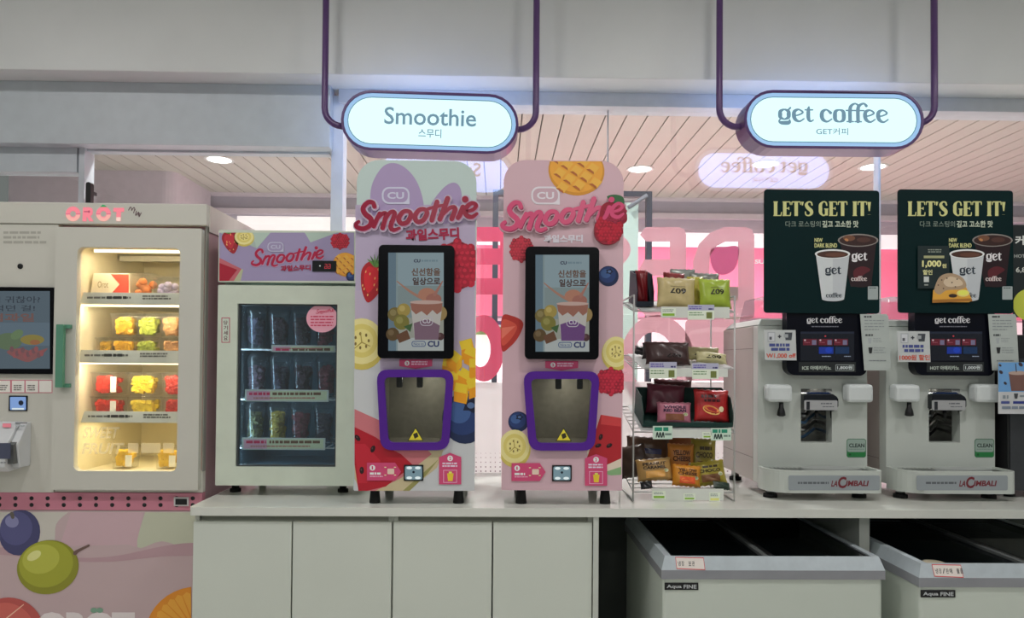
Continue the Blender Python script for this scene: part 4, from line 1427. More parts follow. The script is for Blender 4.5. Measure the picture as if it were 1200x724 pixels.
rows = ((0, ('purple grape', 'dark berry', 'dark berry', 'red berry')), (1, ('dark berry', 'purple grape', 'dark berry', 'red berry')), (2, ('green and brown', 'yellow mango', 'red berry', 'purple grape')))
SHN = ('top', 'middle', 'lowest')
for row, fills in rows:
    for i, fl in enumerate(fills):
        px = 299 + i * 27 + (2 if row == 1 else 0)
        frozen_cup(px, row, YR + 0.17, fl, 'frozen %s fruit cup, %s from the left on the %s fridge shelf' % (fl, ('first', 'second', 'third', 'fourth')[i], SHN[row]))

# ================================================================== FRUIT VENDING MACHINE (far left)
YO = 0.20
M_oro = mat('vending_grey', (212, 210, 200), 0.4, 0, 0.02, 3)
M_oroin = mat('vending_inside', (236, 226, 196), 0.5)
M_oropink = mat('vending_pink', (206, 132, 150), 0.45)
M_dusty = mat('vending_side', (196, 158, 166), 0.5)
ox0 = at(-70, 400, YO).x
ox1 = at(239, 420, YO).x
oz1 = at(120, 238, YO).z
ot = thing('fruit_vending_machine', 'tall grey fruit vending machine with lit shelves and pink vent strip', 'vending machine', ((ox0 + ox1) / 2, 0.5, 0))
dx0, dx1, dz0, dz1 = rect(66.5, 268, 237, 573, YO)
vx0, vx1, vz0, vz1 = rect(92.5, 291, 212, 551, YO)
OB = 0.78
cx0, cx1 = at(84, 420, YO).x, at(222, 420, YO).x
cz0, cz1 = at(150, 556, YO).z, at(150, 284, YO).z
zband0, zband1 = at(110, 598, YO).z, at(110, 577.5, YO).z
mb = MB()
mb.box(ox0, cx0, YO + .03, OB, 0.06, oz1 - .004).box(cx1, ox1, YO + .03, OB, 0.06, oz1 - .004)
mb.box(cx0, cx1, YO + .03, OB, 0.06, cz0).box(cx0, cx1, YO + .03, OB, cz1, oz1 - .004).box(cx0, cx1, OB - .05, OB, cz0, cz1)
mb.build('body', M_dusty, ot)
mb = MB()
mb.box(cx0, cx0 + .003, YO + .031, OB - .051, cz0, cz1).box(cx1 - .003, cx1, YO + .031, OB - .051, cz0, cz1).box(cx0 + .003, cx1 - .003, OB - .056, OB - .051, cz0, cz1)
mb.box(cx0 + .003, cx1 - .003, YO + .031, OB - .056, cz0, cz0 + .003).box(cx0 + .003, cx1 - .003, YO + .031, OB - .056, cz1 - .003, cz1)
mb.build('inner_liner', M_oroin, ot)
zh = at(120, 263, YO).z
box('header', ox0, ox1 + 0.004, YO - .006, YO + .05, zh, oz1, M_oro, ot, 0.003)
x66 = at(66, 420, YO).x
box('control_column', ox0, x66 - .001, YO, YO + .03, at(30, 577, YO).z, zh - .001, M_oro, ot, 0.002)
box('front_frame', x66 + .0005, ox1, YO + .006, YO + .03, at(150, 577, YO).z, cz0 + .012, M_oro, ot)
box('front_frame', dx1 + .002, ox1, YO + .006, YO + .03, cz0 + .012, zh - .001, mat('vending_edge', (150, 150, 142), 0.5), ot)
box('side_header', ox1 + .0042, ox1 + .008, YO + .02, OB, zh - 0.02, oz1 - .001, mat('vending_side_white', (214, 206, 200), 0.5), ot)
vb = box('vent_strip', ox0, ox1, YO + .002, YO + .03, zband0, zband1, M_oropink, ot, 0.001)
mb = MB()
for i in range(-3, 12):
    for py in (583.8, 591.6):
        c = at(18 + i * 18.9, py, YO + .0015)
        mb.lathe((c.x, c.y - .0002, c.z), [(0.0001, 0), (0.0078, 0), (0.0078, 0.001)], 12, 'y', caps=False)
o = mb.build('vent_holes', M_black, vb); o['kind'] = 'stuff'
x0, x1, z0, z1 = rect(203.5, 582.5, 221, 593, YO - .002)
mt = box('meter', x0, x1, YO - .002, YO + .003, z0, z1, mat('meter_white', (200, 196, 196), 0.5), vb, 0.001)
x0, x1, z0, z1 = rect(205.5, 584.5, 219, 591.3, YO - .003)
box('meter_window', x0, x1, YO - .003, YO - .001, z0, z1, M_black, vb)
# lower poster panel
lp = box('lower_panel', ox0, ox1, YO + .004, YO + .03, 0.06, zband0 - .001, mat('poster_pale', (188, 174, 172), 0.45), ot)
box('plinth', ox0, ox1, YO + .05, OB, 0.0, 0.06, M_dark, ot)
A = Art(front(YO + .0035))
A.clip = (-60, 599, 239, 860)
A.poly([(-60, 598), (240, 598), (240, 850), (-60, 850)], (162, 142, 144))
A.poly(catmull([(-20, 640), (20, 626), (60, 640), (66, 614), (80, 600)], 5) + [(-20, 600)], (168, 164, 156))
A.poly([(83, 600), (168, 600), (160, 641), (150, 638), (70, 640)], (168, 142, 148))
A.poly(catmull([(170, 600), (161, 641), (190, 634), (222, 644), (240, 640), (240, 600)], 4), (160, 162, 144))
A.poly(catmull([(-60, 652), (20, 640), (75, 652), (130, 652), (190, 640), (225, 636), (240, 640), (240, 650), (190, 652), (130, 658), (70, 657), (0, 650)], 5, True), (154, 126, 132))
A.build('poster_print', M_print, lp)
A = Art(front(YO + .0028))
A.el(23, 624, 24, 27, (58, 58, 92), 15)
A.el(19, 619, 19, 20, (72, 72, 110), 15)
A.el(14, 611, 8, 7, (112, 112, 146), 15)
A.stroke([(14, 602, 5), (15, 606, 4)], (84, 78, 70))
A.build('blue_grape_print', M_print, lp)
A = Art(front(YO + .0018))
A.el(56, 664.5, 36.5, 31.5, (118, 118, 36), -14, 36)
A.el(54, 661, 32, 27, (136, 138, 44), -14, 36)
A.el(48, 655, 22, 17, (154, 156, 62), -14, 30)
A.el(40, 651, 9, 5, (186, 186, 122), -30, 20)
A.stroke([(88, 648, 5), (92, 645, 3.5), (104, 639, 2.6)], (92, 72, 66))
A.build('green_grape_print', M_print, lp)
A = Art(front(YO + .0018))
A.clip = (-60, 599, 239, 860)
A.el(10, 742, 42, 42, (156, 70, 66), 0, 40)
A.el(6, 744, 36, 38, (172, 84, 76), 0, 40)
A.stroke([(8, 724, 1.5), (28, 708, 1.0)], (216, 160, 140))
A.build('peach_print', M_print, lp)
A = Art(front(YO + .0018))
A.clip = (-60, 599, 224, 860)
A.el(232, 745, 62, 58, (190, 120, 34), 0, 40)
for k in range(9):
    an = math.radians(178 + k * 11)
    A.poly([(232 + 12 * math.cos(an), 745 + 12 * math.sin(an)), (232 + 54 * math.cos(an - .075), 745 + 50 * math.sin(an - .075)), (232 + 56 * math.cos(an + .02), 745 + 53 * math.sin(an + .02)), (232 + 54 * math.cos(an + .1), 745 + 50 * math.sin(an + .1))], (206, 140, 50))
A.build('orange_print', M_print, lp)
A = Art(front(YO + .0018))
A.text('OROT', 44, 717, 158, 745, (190, 182, 182), 0.06)
A.el(110, 715, 4, 3, (104, 136, 116)); A.el(117, 715, 4, 3, (104, 136, 116))
A.build('brand_print', M_print, lp)
# illuminated header name
A = Art(front(YO - .0065), 1.0)
pk = (250, 134, 148)
def ringp(a, cx, cy, r0, r1, c):
    a.poly(ell(cx, cy, r1, r1, 0, 28), c, [ell(cx, cy, r0, r0, 0, 20)])
for cx in (85.6, 121.3):
    ringp(A, cx, 250.6, 3.4, 8.7, pk)
    A.poly([(p[0], p[1]) for p in ell(cx, 251.6, 8.2, 7.8, 0, 20, 0, 180)] + [(p[0], p[1]) for p in ell(cx, 251.6, 3.6, 3.6, 0, 12, 180, 0)], (252, 180, 168))
    A.rc(cx - 8.6, 250.2, cx - 3.6, 250.8, (196, 96, 128)); A.rc(cx + 3.6, 250.2, cx + 8.6, 250.8, (196, 96, 128))
A.poly([(97.4, 242.8), (105, 242.8), (108.3, 244.5), (109, 248), (108.3, 251.5), (106, 253.4), (109.8, 259.3), (104.6, 259.3), (102.4, 254.4), (101.6, 254.4), (101.6, 259.3), (96.6, 259.3)], pk)
A.stroke([(99, 248, 1.2), (103, 248, 1.2)], (180, 70, 100)); A.el(104.4, 248, 1.4, 1.4, (180, 70, 100), 0, 8)
A.poly([(133, 243.6), (145.5, 243.6), (145.5, 248.2), (142, 248.2), (141.6, 259.3), (136.3, 259.3), (136.6, 248.2), (133, 248.2)], pk)
A.rc(136.4, 254.5, 141.6, 259.3, (255, 214, 200))
A.poly([(117.5, 242.6), (120.4, 239.8), (123, 240.4), (125.6, 242.6)], (44, 160, 92))
A.build('lit_name', printed('lit_name_face', 0.4, 0.95), ot)
A = Art(front(YO - .0065))
for P in ([(150.5, 246.5), (153, 242.5), (154.5, 246)], [(154, 247), (157, 243), (158.5, 246.5)], [(158, 244.5), (156.5, 250)], [(160, 247), (159, 252.5), (162.5, 248.5), (161.8, 252.5)], [(163.5, 249.5), (163, 254), (165.8, 249)]):
    A.stroke([(p[0], p[1], 1.0) for p in P], (84, 62, 66))
A.build('handwritten_mark', M_print, ot)
A = Art(front(YO - .0002))
A.lines(4, 271, 56, 288, 3, (142, 140, 132), 0.5, 0.2)
A.build('embossed_text', M_print, ot)
# control column details
c = at(24, 312, YO)
MB().lathe((c.x, YO - .004, c.z), [(0.0001, 0), (0.0075, 0), (0.010, 0.001), (0.010, 0.005)], 18, 'y', caps=False).build('camera_lens', M_black, ot)
x0, x1, z0, z1 = rect(-60, 336, 64.8, 438, YO - .012)
sc_ = box('touch_screen', x0, x1, YO - .012, YO + .001, z0, z1, M_tablet, ot, 0.002)
A = Art(front(YO - .0124), 1.0)
A.rc(-52, 341, 58.5, 432, (84, 98, 108))
A.rc(-52, 378, 58.5, 405, (92, 108, 120))
A.text('과일슈퍼 귀찮아?', -48, 347, 47, 355, (52, 60, 70), 0.01)
A.text('까먹던 걸!', -22, 357.5, 41, 364.5, (52, 60, 70), 0.01)
A.text('컵과일', -12, 367, 40, 377, (112, 84, 80), 0.03)
A.el(10, 400, 16, 10, (92, 110, 84)); A.el(20, 392, 8, 5, (100, 122, 88), -30)
A.el(38, 398, 14, 6, (134, 122, 64)); A.el(41, 401, 6, 3, (144, 98, 66))
A.poly(catmull([(8, 412), (20, 420), (34, 424), (48, 416), (56, 408), (40, 412), (24, 408)], 4, True), (130, 84, 84))
for k in range(12):
    A.el(14 + k * 3.2, 409 + (k * 7) % 9, 2.4, 3.4, (140, 82, 84) if k % 2 else (112, 80, 84))
A.build('screen', M_screen, sc_)
A = Art(front(YO - .0003))
A.rc(-20, 445, 61.5, 460.5, (168, 100, 112))
for x in (-20, -3.5, 13.2, 29.4, 45.2):
    A.rc(x + 0.8, 446, x + 15.4, 459.5, (196, 192, 186))
for x in (-3.5, 13.2, 29.4):
    A.lines(x + 3, 451, x + 13, 458.5, 3, (96, 92, 90), 0.5, 0.3)
A.build('notice_sticker', M_paper, ot)
x0, x1, z0, z1 = rect(10, 463.5, 31.8, 481.5, YO - .004)
sn = box('barcode_scanner', x0, x1, YO - .004, YO, z0, z1, M_black, ot, 0.001)
A = Art(front(YO - .0043), 1.0)
A.rc(11.8, 465, 30.4, 480.2, (136, 170, 226), 1)
A.rc(14, 478, 28, 480, (232, 246, 255))
A.el(24.6, 472, 3, 3, (24, 34, 50), 0, 14)
A.build('scanner_window', M_screen, sn)
# card terminal, wedge shaped
M_term = mat('terminal_white', (210, 212, 214), 0.4)
tz0, tz1 = at(10, 553, YO - .08).z, at(10, 494, YO - .02).z
tx1 = at(36.5, 520, YO).x
tx0 = ox0 + 0.08
mb = MB().prism([(YO, tz0 + .005), (YO, tz1), (YO - .03, tz1), (YO - .10, tz0 + .09), (YO - .10, tz0 + .02), (YO - .075, tz0)], tx0, tx1 - .028, axis='x')
tm_ = mb.build('card_terminal', M_term, ot, bevel=0.004)
MB().prism([(YO, tz0 + .012), (YO, tz1 - .002), (YO - .02, tz1 - .002), (YO - .075, tz0 + .10), (YO - .06, tz0 + .012)], tx1 - .028, tx1, axis='x').build('terminal_side', M_term, tm_, bevel=0.004)
MB().prism([(YO - .02, tz1 - .05), (YO - .045, tz1 - .06), (YO - .088, tz0 + .10), (YO - .085, tz0 + .03), (YO - .06, tz0 + .03)], tx1 - .030, tx1 - .006, axis='x').build('card_slot', mat('terminal_grey', (96, 98, 98), 0.5), tm_)
a = Art(front(YO - .1005))
a.rc(-30, 519, 12.5, 537.5, (60, 64, 82), 1)
a.lines(-10, 541, 8, 544, 1, (120, 122, 126), 0.6, 0.1)
a.build('terminal_display', M_paper, tm_)
a = Art(lambda px, py: at(px, py, YO - .033 - (py - 494) * .0028))
a.rc(3, 496, 13, 500.5, (196, 112, 124)); a.rc(18, 494.8, 32, 496.2, (90, 94, 96)); a.lines(18, 498, 30, 501, 1, (140, 144, 146), 0.5, 0.1)
a.build('terminal_print', M_paper, tm_)
# door with window, handle
M_ogl = glass('vending_glass', (0.96, 0.96, 0.95), 1.5, gain=1.6)
od = MB().prism(rrect(dx0, dx1, dz0, dz1, 0.006), YO - .022, YO + .005, [rrect(vx0, vx1, vz0, vz1, 0.022, 6)]).build('door', M_oro, ot, bevel=0.003)
box('glass', vx0 - .002, vx1 + .002, YO - .010, YO - .005, vz0 - .002, vz1 + .002, M_ogl, od)
x0, x1, z0, z1 = rect(65, 380, 73.5, 454, YO - .05)
MB().prism(rrect(x0, x1, z0, z1, 0.003), YO - .05, YO - .035).box(x0, x1 + .016, YO - .0352, YO - .022, z1 - .014, z1).box(x0, x1 + .016, YO - .0352, YO - .022, z0, z0 + .014).build('handle', mat('handle_green', (92, 150, 124), 0.45), od, bevel=0.002)
a = Art(front(YO - .0105))
a.text('SWEET', 98, 500, 139, 513.5, (196, 186, 156), 0.03, 0, 0.25)
a.text('FRUIT', 97, 519, 144, 532, (196, 186, 156), 0.03, 0, 0.25)
a.lines(150, 519, 204, 532, 1, (196, 186, 156), 0.9, 0.02)
a.build('glass_lettering', glass('frost_lettering', (1, 1, 1), 1.1, 0.3, 0.42, (236, 232, 220)), od)
# shelves, price rails, light strips
M_led = emis('warm_led', (255, 236, 190), 3.2)
M_osh = mat('vending_shelf', (226, 222, 206), 0.45)
oshelf = []
for k, (rail, led) in enumerate((((97, 343, 214, 356), (110, 292.5, 212, 296)), ((94, 410.5, 214, 425), (94, 357, 214, 359.5)), ((98, 482, 214, 495), (94, 425.5, 214, 427)))):
    z = at(150, rail[3] - 1, YO + .06).z
    oshelf.append(z + .004)
    so = box('shelf', cx0 + .02, cx1 - .006, YO + .055, OB - .07, z - .002, z + .004, M_osh, ot)
    a0, a1, b0, b1 = rect(*rail, YO + .05)
    MB().hexa([(a0 - .008, YO + .045, b0), (a1, YO + .045, b0), (a1, YO + .048, b0), (a0 - .008, YO + .048, b0), (a0 + .004, YO + .047, b1), (a1, YO + .047, b1), (a1, YO + .050, b1), (a0 + .004, YO + .050, b1)]).build('price_rail', M_rail, so)
    A = Art(front(YO + .0442), 1.4)
    A.lines(rail[0] + 5, rail[1] + 4.5, rail[0] + 58, rail[1] + 8.5, 1, (110, 110, 104), 0.6, 0.05)
    A.lines(rail[0] + 28, rail[1] + 4, rail[0] + 52, rail[1] + 9, 1, (40, 40, 38), 0.65, 0.05)
    A.lines(rail[0] + 70, rail[1] + 3, rail[0] + 104, rail[1] + 9, 2, (96, 96, 92), 0.6, 0.15)
    A.build('rail_print', M_paper, so)
    a0, a1, b0, b1 = rect(*led, YO + .05)
    box('light_strip', a0, a1, YO + .050, YO + .056, b0, b1, M_led, ot)
    lamp('strip_light', (Vector(((a0 + a1) / 2, YO + .034, b0 - .002)) - worldorg(ot)), a1 - a0, 1.0, (1, 0.88, 0.62), (math.radians(32), 0, 0), ot, 'RECTANGLE', 0.012)
lamp('strip_light', (Vector(((cx0 + cx1) / 2, YO + .12, oshelf[2] - .012)) - worldorg(ot)), cx1 - cx0 - .05, 0.85, (1, 0.86, 0.5), (0, 0, 0), ot, 'RECTANGLE', 0.15)
box('cross_bar', at(140, 303, YO + .3).x, cx1 - .006, YO + .30, YO + .33, at(180, 306, YO + .3).z, at(180, 300, YO + .3).z, M_osh, ot)

# packed fruit on the lit shelves
M_tub = glass('clear_tub', (0.95, 0.95, 0.94), 1.4, 0.03, 0.05, (250, 250, 245))
def tub(px, z, yy, w, d, h, fruit, label, size=0.013, kind='cube', n=120):
    c = at(px, 450, yy)
    t = thing('fruit_tub', label, 'fruit tub', (c.x, yy + d / 2, z), (0, 0, 0), 'packed fruit tubs in the vending machine')
    q = 0.86
    def ring(f, zz): return [(-w / 2 * f, -d / 2 * f, zz), (w / 2 * f, -d / 2 * f, zz), (w / 2 * f, d / 2 * f, zz), (-w / 2 * f, d / 2 * f, zz)]
    MB().add(ring(q, 0.001) + ring(1, h), [(0, 3, 2, 1), (0, 1, 5, 4), (1, 2, 6, 5), (2, 3, 7, 6), (3, 0, 4, 7)]).build('tub_body', M_tub, t, local=True, recalc=False)
    MB().box(-w / 2 - .004, w / 2 + .004, -d / 2 - .004, d / 2 + .004, h, h + .006).build('lid', M_tub, t, local=True, bevel=0.002)
    rnd = random.Random(int(px * 13 + z * 1000))
    m = MB()
    for i in range(n):
        size = size * (0.62 if kind == 'cube' else 0.9) if i == 0 else size
        e = size * (1.5 if kind == 'cube' else 1.08)
        zz = e + .002 + max(0.0, h - 2 * e - .003) * (i / n)
        f = q + (1 - q) * zz / h
        p = Vector((rnd.uniform(-1, 1) * max(.001, w / 2 * f - e), rnd.uniform(-1, 1) * max(.001, d / 2 * f - e), zz))
        if i % 2: p.y = -(d / 2 * f - e)
        s1 = size * rnd.uniform(0.75, 1.0)
        if kind == 'cube':
            R = Matrix.Rotation(rnd.uniform(-.35, .35), 3, 'X') @ Matrix.Rotation(rnd.uniform(-.4, .4), 3, 'Z') @ Matrix.Rotation(rnd.uniform(-.3, .3), 3, 'Y')
            m.hexa([tuple(p + R @ Vector(v) * s1) for v in ((-1, -1, -1), (1, -1, -1), (1, 1, -1), (-1, 1, -1), (-1, -1, 1), (1, -1, 1), (1, 1, 1), (-1, 1, 1))])
        else:
            pr = [(s1 * math.sin(a * math.pi / 6) + 1e-5, -s1 * math.cos(a * math.pi / 6)) for a in range(7)]
            m.lathe(tuple(p), pr, 10, caps=False)
    o = m.build('fruit_pieces', mat('fruit_%d_%d_%d' % fruit, fruit, 0.35, 0, 0.2, 50), t, local=True, bevel=0.003 if kind == 'cube' else 0)
    o['kind'] = 'stuff'
    return t
def tub_label(t, w, d, h):
    MB().box(-w * .12, w * .12, -d / 2 - .003, -d / 2 - .001, h * .12, h * .8).build('paper_label', mat('paper_white', (236, 234, 224), 0.6), t, local=True)
YS = YO + .085
z1_, z2_, z3_, zf_ = oshelf[0], oshelf[1], oshelf[2], cz0 + .003
# top shelf: wrapped gift pack and net of apples
tub(162, z1_, YS, .085, .10, .11, (224, 130, 60), 'clear pack of orange apples on the top lit shelf', 0.022, 'ball', 12)
tub(192, z1_, YS, .10, .10, .095, (196, 184, 220), 'lilac wrapped pack at the end of the top lit shelf', 0.02, 'ball', 14)
c0 = at(104, 343, YS); c1 = at(152, 316, YS)
tg = thing('gift_pack', 'cream and red carton of fruit on the top lit shelf', 'carton', ((c0.x + c1.x) / 2, YS + .05, z1_))
gw, gh = c1.x - c0.x, .115
MB().hexa([(-gw / 2, -.05, 0.001), (gw / 2, -.05, 0.001), (gw / 2, .06, 0.001), (-gw / 2, .06, 0.001), (-gw / 2 + .01, -.04, gh), (gw / 2 - .004, -.04, gh), (gw / 2 - .004, .05, gh), (-gw / 2 + .01, .05, gh)]).build('carton', mat('carton_cream', (236, 222, 190), 0.5), tg, local=True, bevel=0.003)
a = Art(lambda u, v: (-gw / 2 + u * gw, -.0512 + .01 * v, v * gh), 2.0)
a.poly([(0.02, .02), (.98, .02), (.98, .3), (.02, .3)], (150, 60, 54))
a.poly([(.55, .3), (.98, .3), (.95, .97), (.5, .97), (.74, .62)], (164, 60, 44))
a.text('Orot', .2, .5, .46, .72, (104, 88, 60), 0.0, 180, 0, True)
a.build('carton_print', M_print, tg, local=True)
# second shelf: mango and melon, stacked
for px, col, nm in ((142, (236, 176, 36), 'mango'), (169, (186, 196, 70), 'melon')):
    for lv in (0, 1):
        t = tub(px, z2_ + lv * .094, YS, .088, .09, .086, col, '%s tub of yellow cut %s on the second lit shelf' % (('lower', 'upper')[lv], nm), 0.017)
tub(121.5, z2_, YS + .04, .066, .09, .085, (206, 160, 40), 'tub of golden fruit at the hinge end of the second lit shelf', 0.016)
for lv in (0, 1):
    tub(197, z2_ + lv * .094, YS, .075, .09, .086, (226, 168, 110), '%s tub of pale peach pieces on the second lit shelf' % ('lower', 'upper')[lv], 0.016)
# third shelf: watermelon, pineapple, tomatoes, stacked two high
for px, col, nm, kd, w in ((122, (214, 52, 34), 'red watermelon', 'cube', .10), (165, (240, 206, 52), 'yellow pineapple', 'cube', .105), (200, (206, 50, 36), 'cherry tomatoes', 'ball', .07)):
    for lv in (0, 1):
        t = tub(px, z3_ + lv * .094, YS, w, .09, .086, col, '%s tub of %s on the third lit shelf' % (('lower', 'upper')[lv], nm), 0.016 if kd == 'cube' else 0.014, kd)
        if nm.startswith('red'):
            MB().box(w * .26, w * .48, -.0485, -.0465, .014, .074).build('paper_label', mat('paper_white', (236, 234, 224), 0.6), t, local=True)
# bottom: two cups
for px, nm in ((143, 'near the middle'), (194, 'at the latch end')):
    t = tub(px, zf_, YS + .02, .075, .08, .082, (246, 196, 44), 'cup of yellow fruit %s of the vending machine floor' % nm, 0.017)
    MB().box(.02, .045, -.0455, -.0435, .012, .056).build('paper_label', mat('paper_white', (236, 234, 224), 0.6), t, local=True)

# ================================================================== CHEST FREEZERS
M_frz = mat('freezer_white', (208, 216, 206), 0.35, 0, 0.02, 3)
M_alu = mat('freezer_aluminium', (196, 206, 212), 0.35, 0.2, 0.05, 30)
M_band = mat('freezer_band', (150, 152, 158), 0.45, 0.1)
M_fglid = glass('freezer_lid_glass', (0.5, 0.56, 0.58), 1.5, gain=1.2)
M_fdark = mat('freezer_inside', (96, 112, 118), 0.5)
ZFZ = 0.72
def chest_freezer(pl, pr, label, tag_txt, zt, extra):
    a = at_z(pl[0], pl[1], zt)
    yf = a.y
    b = at(pr, pl[1] + 3, yf)
    x0, x1 = a.x, b.x                       # top edge of the chamfered rim
    yb = 0.56
    t = thing('chest_freezer', label, 'chest freezer', ((x0 + x1) / 2, (yf + yb) / 2, 0), (0, 0, 0), 'chest freezers under the worktop')
    ch = 0.014; hz = 0.043; bd = 0.030
    ox0_, ox1_, oy = x0 - ch, x1 + ch, yf - ch
    bx0, bx1, by = ox0_ + .006, ox1_ - .006, oy + .006
    zb = zt - hz - bd
    w = 0.05
    MB().prism(rrect(bx0, bx1, by, yb, .012, 4), 0.05, zb, [rrect(bx0 + w, bx1 - w, by + w, yb - w, 0)], 'z').build('body', M_frz, t)
    box('under_floor', bx0 + w + .001, bx1 - w - .001, by + w + .001, yb - w - .001, 0.05, 0.249, M_frz, t)
    box('liner_floor', bx0 + w, bx1 - w, by + w, yb - w, 0.25, 0.255, M_fdark, t)
    mb = MB()
    for q in ((bx0 + w, bx0 + w + .003, by + w, yb - w), (bx1 - w - .003, bx1 - w, by + w, yb - w), (bx0 + w + .003, bx1 - w - .003, by + w, by + w + .003), (bx0 + w + .003, bx1 - w - .003, yb - w - .003, yb - w)):
        mb.box(*q, 0.255, zb)
    mb.build('liner', M_fdark, t)
    def loop(xa, xb, ya, yb_, z): return [(xa, ya, z), (xb, ya, z), (xb, yb_, z), (xa, yb_, z)]
    side = [(i, (i + 1) % 4, 4 + (i + 1) % 4, 4 + i) for i in range(4)]
    MB().add(loop(ox0_, ox1_, oy, yb + ch, zb) + loop(ox0_, ox1_, oy, yb + ch, zb + bd), side + [(3, 2, 1, 0)]).build('rim_band', M_band, t, recalc=False)
    MB().add(loop(ox0_, ox1_, oy, yb + ch, zb + bd) + loop(x0, x1, yf, yb, zt), side).build('rim_chamfer', M_alu, t, recalc=False)
    rw = 0.022
    ring = MB()
    ring.prism(rrect(x0, x1, yf, yb, 0), zt - .004, zt, [rrect(x0 + rw, x1 - rw, yf + .006, yb - rw, 0)], 'z')
    ring.build('rim_top', M_alu, t)
    MB().prism(rrect(x0 + rw - .004, x1 - rw + .004, yf + .004, yb - rw + .004, 0), zt - .03, zt - .004, [rrect(x0 + rw + .008, x1 - rw - .008, yf + .016, yb - rw - .008, 0)], 'z').build('lid_track', mat('track_dark', (52, 56, 58), 0.5), t)
    xm = (x0 + x1) / 2
    box('glass_lid', x0 + rw + .002, xm + .02, yf + .012, yb - rw, zt - .016, zt - .012, M_fglid, t)
    box('glass_lid', xm - .02, x1 - rw - .002, yf + .012, yb - rw, zt - .010, zt - .006, M_fglid, t)
    box('lid_edge', xm - .004, xm + .018, yf + .012, yb - rw, zt - .019, zt - .004, M_steel, t, 0.002)
    box('lid_edge', xm - .026, xm - .006, yf + .012, yb - rw, zt - .012, zt - .001, mat('lid_edge_grey', (120, 124, 124), 0.4, 0.4), t, 0.002)
    # badge
    pB = at(pl[0], pl[1] + 31, by)
    bx, bz = pB.x - .001, pB.z
    bw, bh = 0.114, 0.024
    bg = box('badge', bx, bx + bw, by - .003, by + .0005, bz - bh, bz, M_black, t, 0.001)
    A = Art(lambda u, v: (bx + u * bw, by - .0032, bz - v * bh), 1.2)
    A.text('Aqua', .06, .25, .5, .85, (186, 190, 192), 0.025, 0, 0)
    A.text('FINE', .56, .25, .94, .78, (186, 190, 192), 0.025, 0, 0)
    A.build('badge_lettering', M_print, bg)
    # handwritten tag on the chamfer
    tn = (zt - (zb + bd))
    x_t = x0 + 0.035
    def ch_map(u, v):
        return (x_t + u * 0.098, yf - ch * v - .0012, zt - .001 - tn * v * 0.98)
    A = Art(ch_map, 1.4)
    A.poly([(0, .02), (.98, .06), (1, .98), (.02, .9)], (190, 66, 72))
    A.poly([(.02, .08), (.965, .12), (.98, .92), (.035, .84)], (206, 198, 192))
    for i, ch_ in enumerate(tag_txt):
        if ch_ != ' ':
            A.text(ch_, .08 + i * .12, .32, .17 + i * .12, .68, (50, 46, 48), 0.01)
    A.build('paper_tag', M_paper, t, label='white paper tag with red border')
    if extra:
        MB().lathe((x0 + .075, yf + .05, zt - .0115), [(0.0001, .001), (0.035, .001), (0.035, 0)], 20, caps=False).build('round_sticker', mat('sticker_cream', (206, 196, 170), 0.6), t)
    box('plinth', bx0 + .02, bx1 - .02, by + .03, yb - .02, 0, 0.05, M_dark, t)
    return t
chest_freezer((779, 651.5), 1030, 'chest freezer with sliding glass lids below the snack rack and first coffee machine', '냉장 보관', ZFZ, False)
chest_freezer((1079, 660), 1345, 'chest freezer with sliding glass lids cut off by the picture edge', '냉장/판매 물품', ZFZ, True)

# ================================================================== SNACK RACK
RX0, RX1, RY0, RY1 = 0.503, 0.882, 0.14, 0.437
M_rackw = mat('rack_wire_white', (196, 196, 194), 0.35, 0.2)
RZ = ZT + 0.768
rk = thing('snack_rack', 'white four-tier wire rack of bagged snacks between pink machine and coffee machine', 'rack', ((RX0 + RX1) / 2, (RY0 + RY1) / 2, ZT))
for x in (RX0, RX1):
    for y in (RY0, RY1):
        MB().tube([(x, y, ZT + .0008), (x, y, RZ)], 0.0034, 8).build('post', M_rackw, rk)
    MB().tube([(x, RY0, RZ), (x, RY1, RZ)], 0.0034, 8).build('top_bar', M_rackw, rk)
    MB().tube([(x, RY0, ZT + .0036), (x, RY1, ZT + .0036)], 0.0032, 8).build('base_bar', M_rackw, rk)
TIERS = ((0.708, 0.765), (0.494, 0.546), (0.257, 0.334), (0.034, 0.09))
SL = []
def shelf_z_at(k, y):
    f, b = TIERS[k]
    return ZT + f + (b - f) * (y - RY0) / (RY1 - RY0)
CARDS = (
    (((774.5, 359.5, 858 - 3, 372.5),), (('g', 775, 361, 792, 371), ('p', 806, 357, 837, 374.5))),
    (((762, 432, 853, 441.5),), (('p', 761, 424, 793, 443.5), ('p', 811, 425.5, 842, 444)),),
    (((788, 503.5, 845, 513),), (('h', 765, 499, 788, 514.5), ('s', 823, 506, 834, 513.5), ('h', 833, 501.5, 857, 516))),
    (((764, 572.5, 848, 586),), (('g', 764.5, 575, 780, 584.5), ('g', 801, 578, 815, 586), ('w', 831, 577, 844, 587.3))),
)
M_plate = mat('shelf_plate', (196, 198, 196), 0.45)
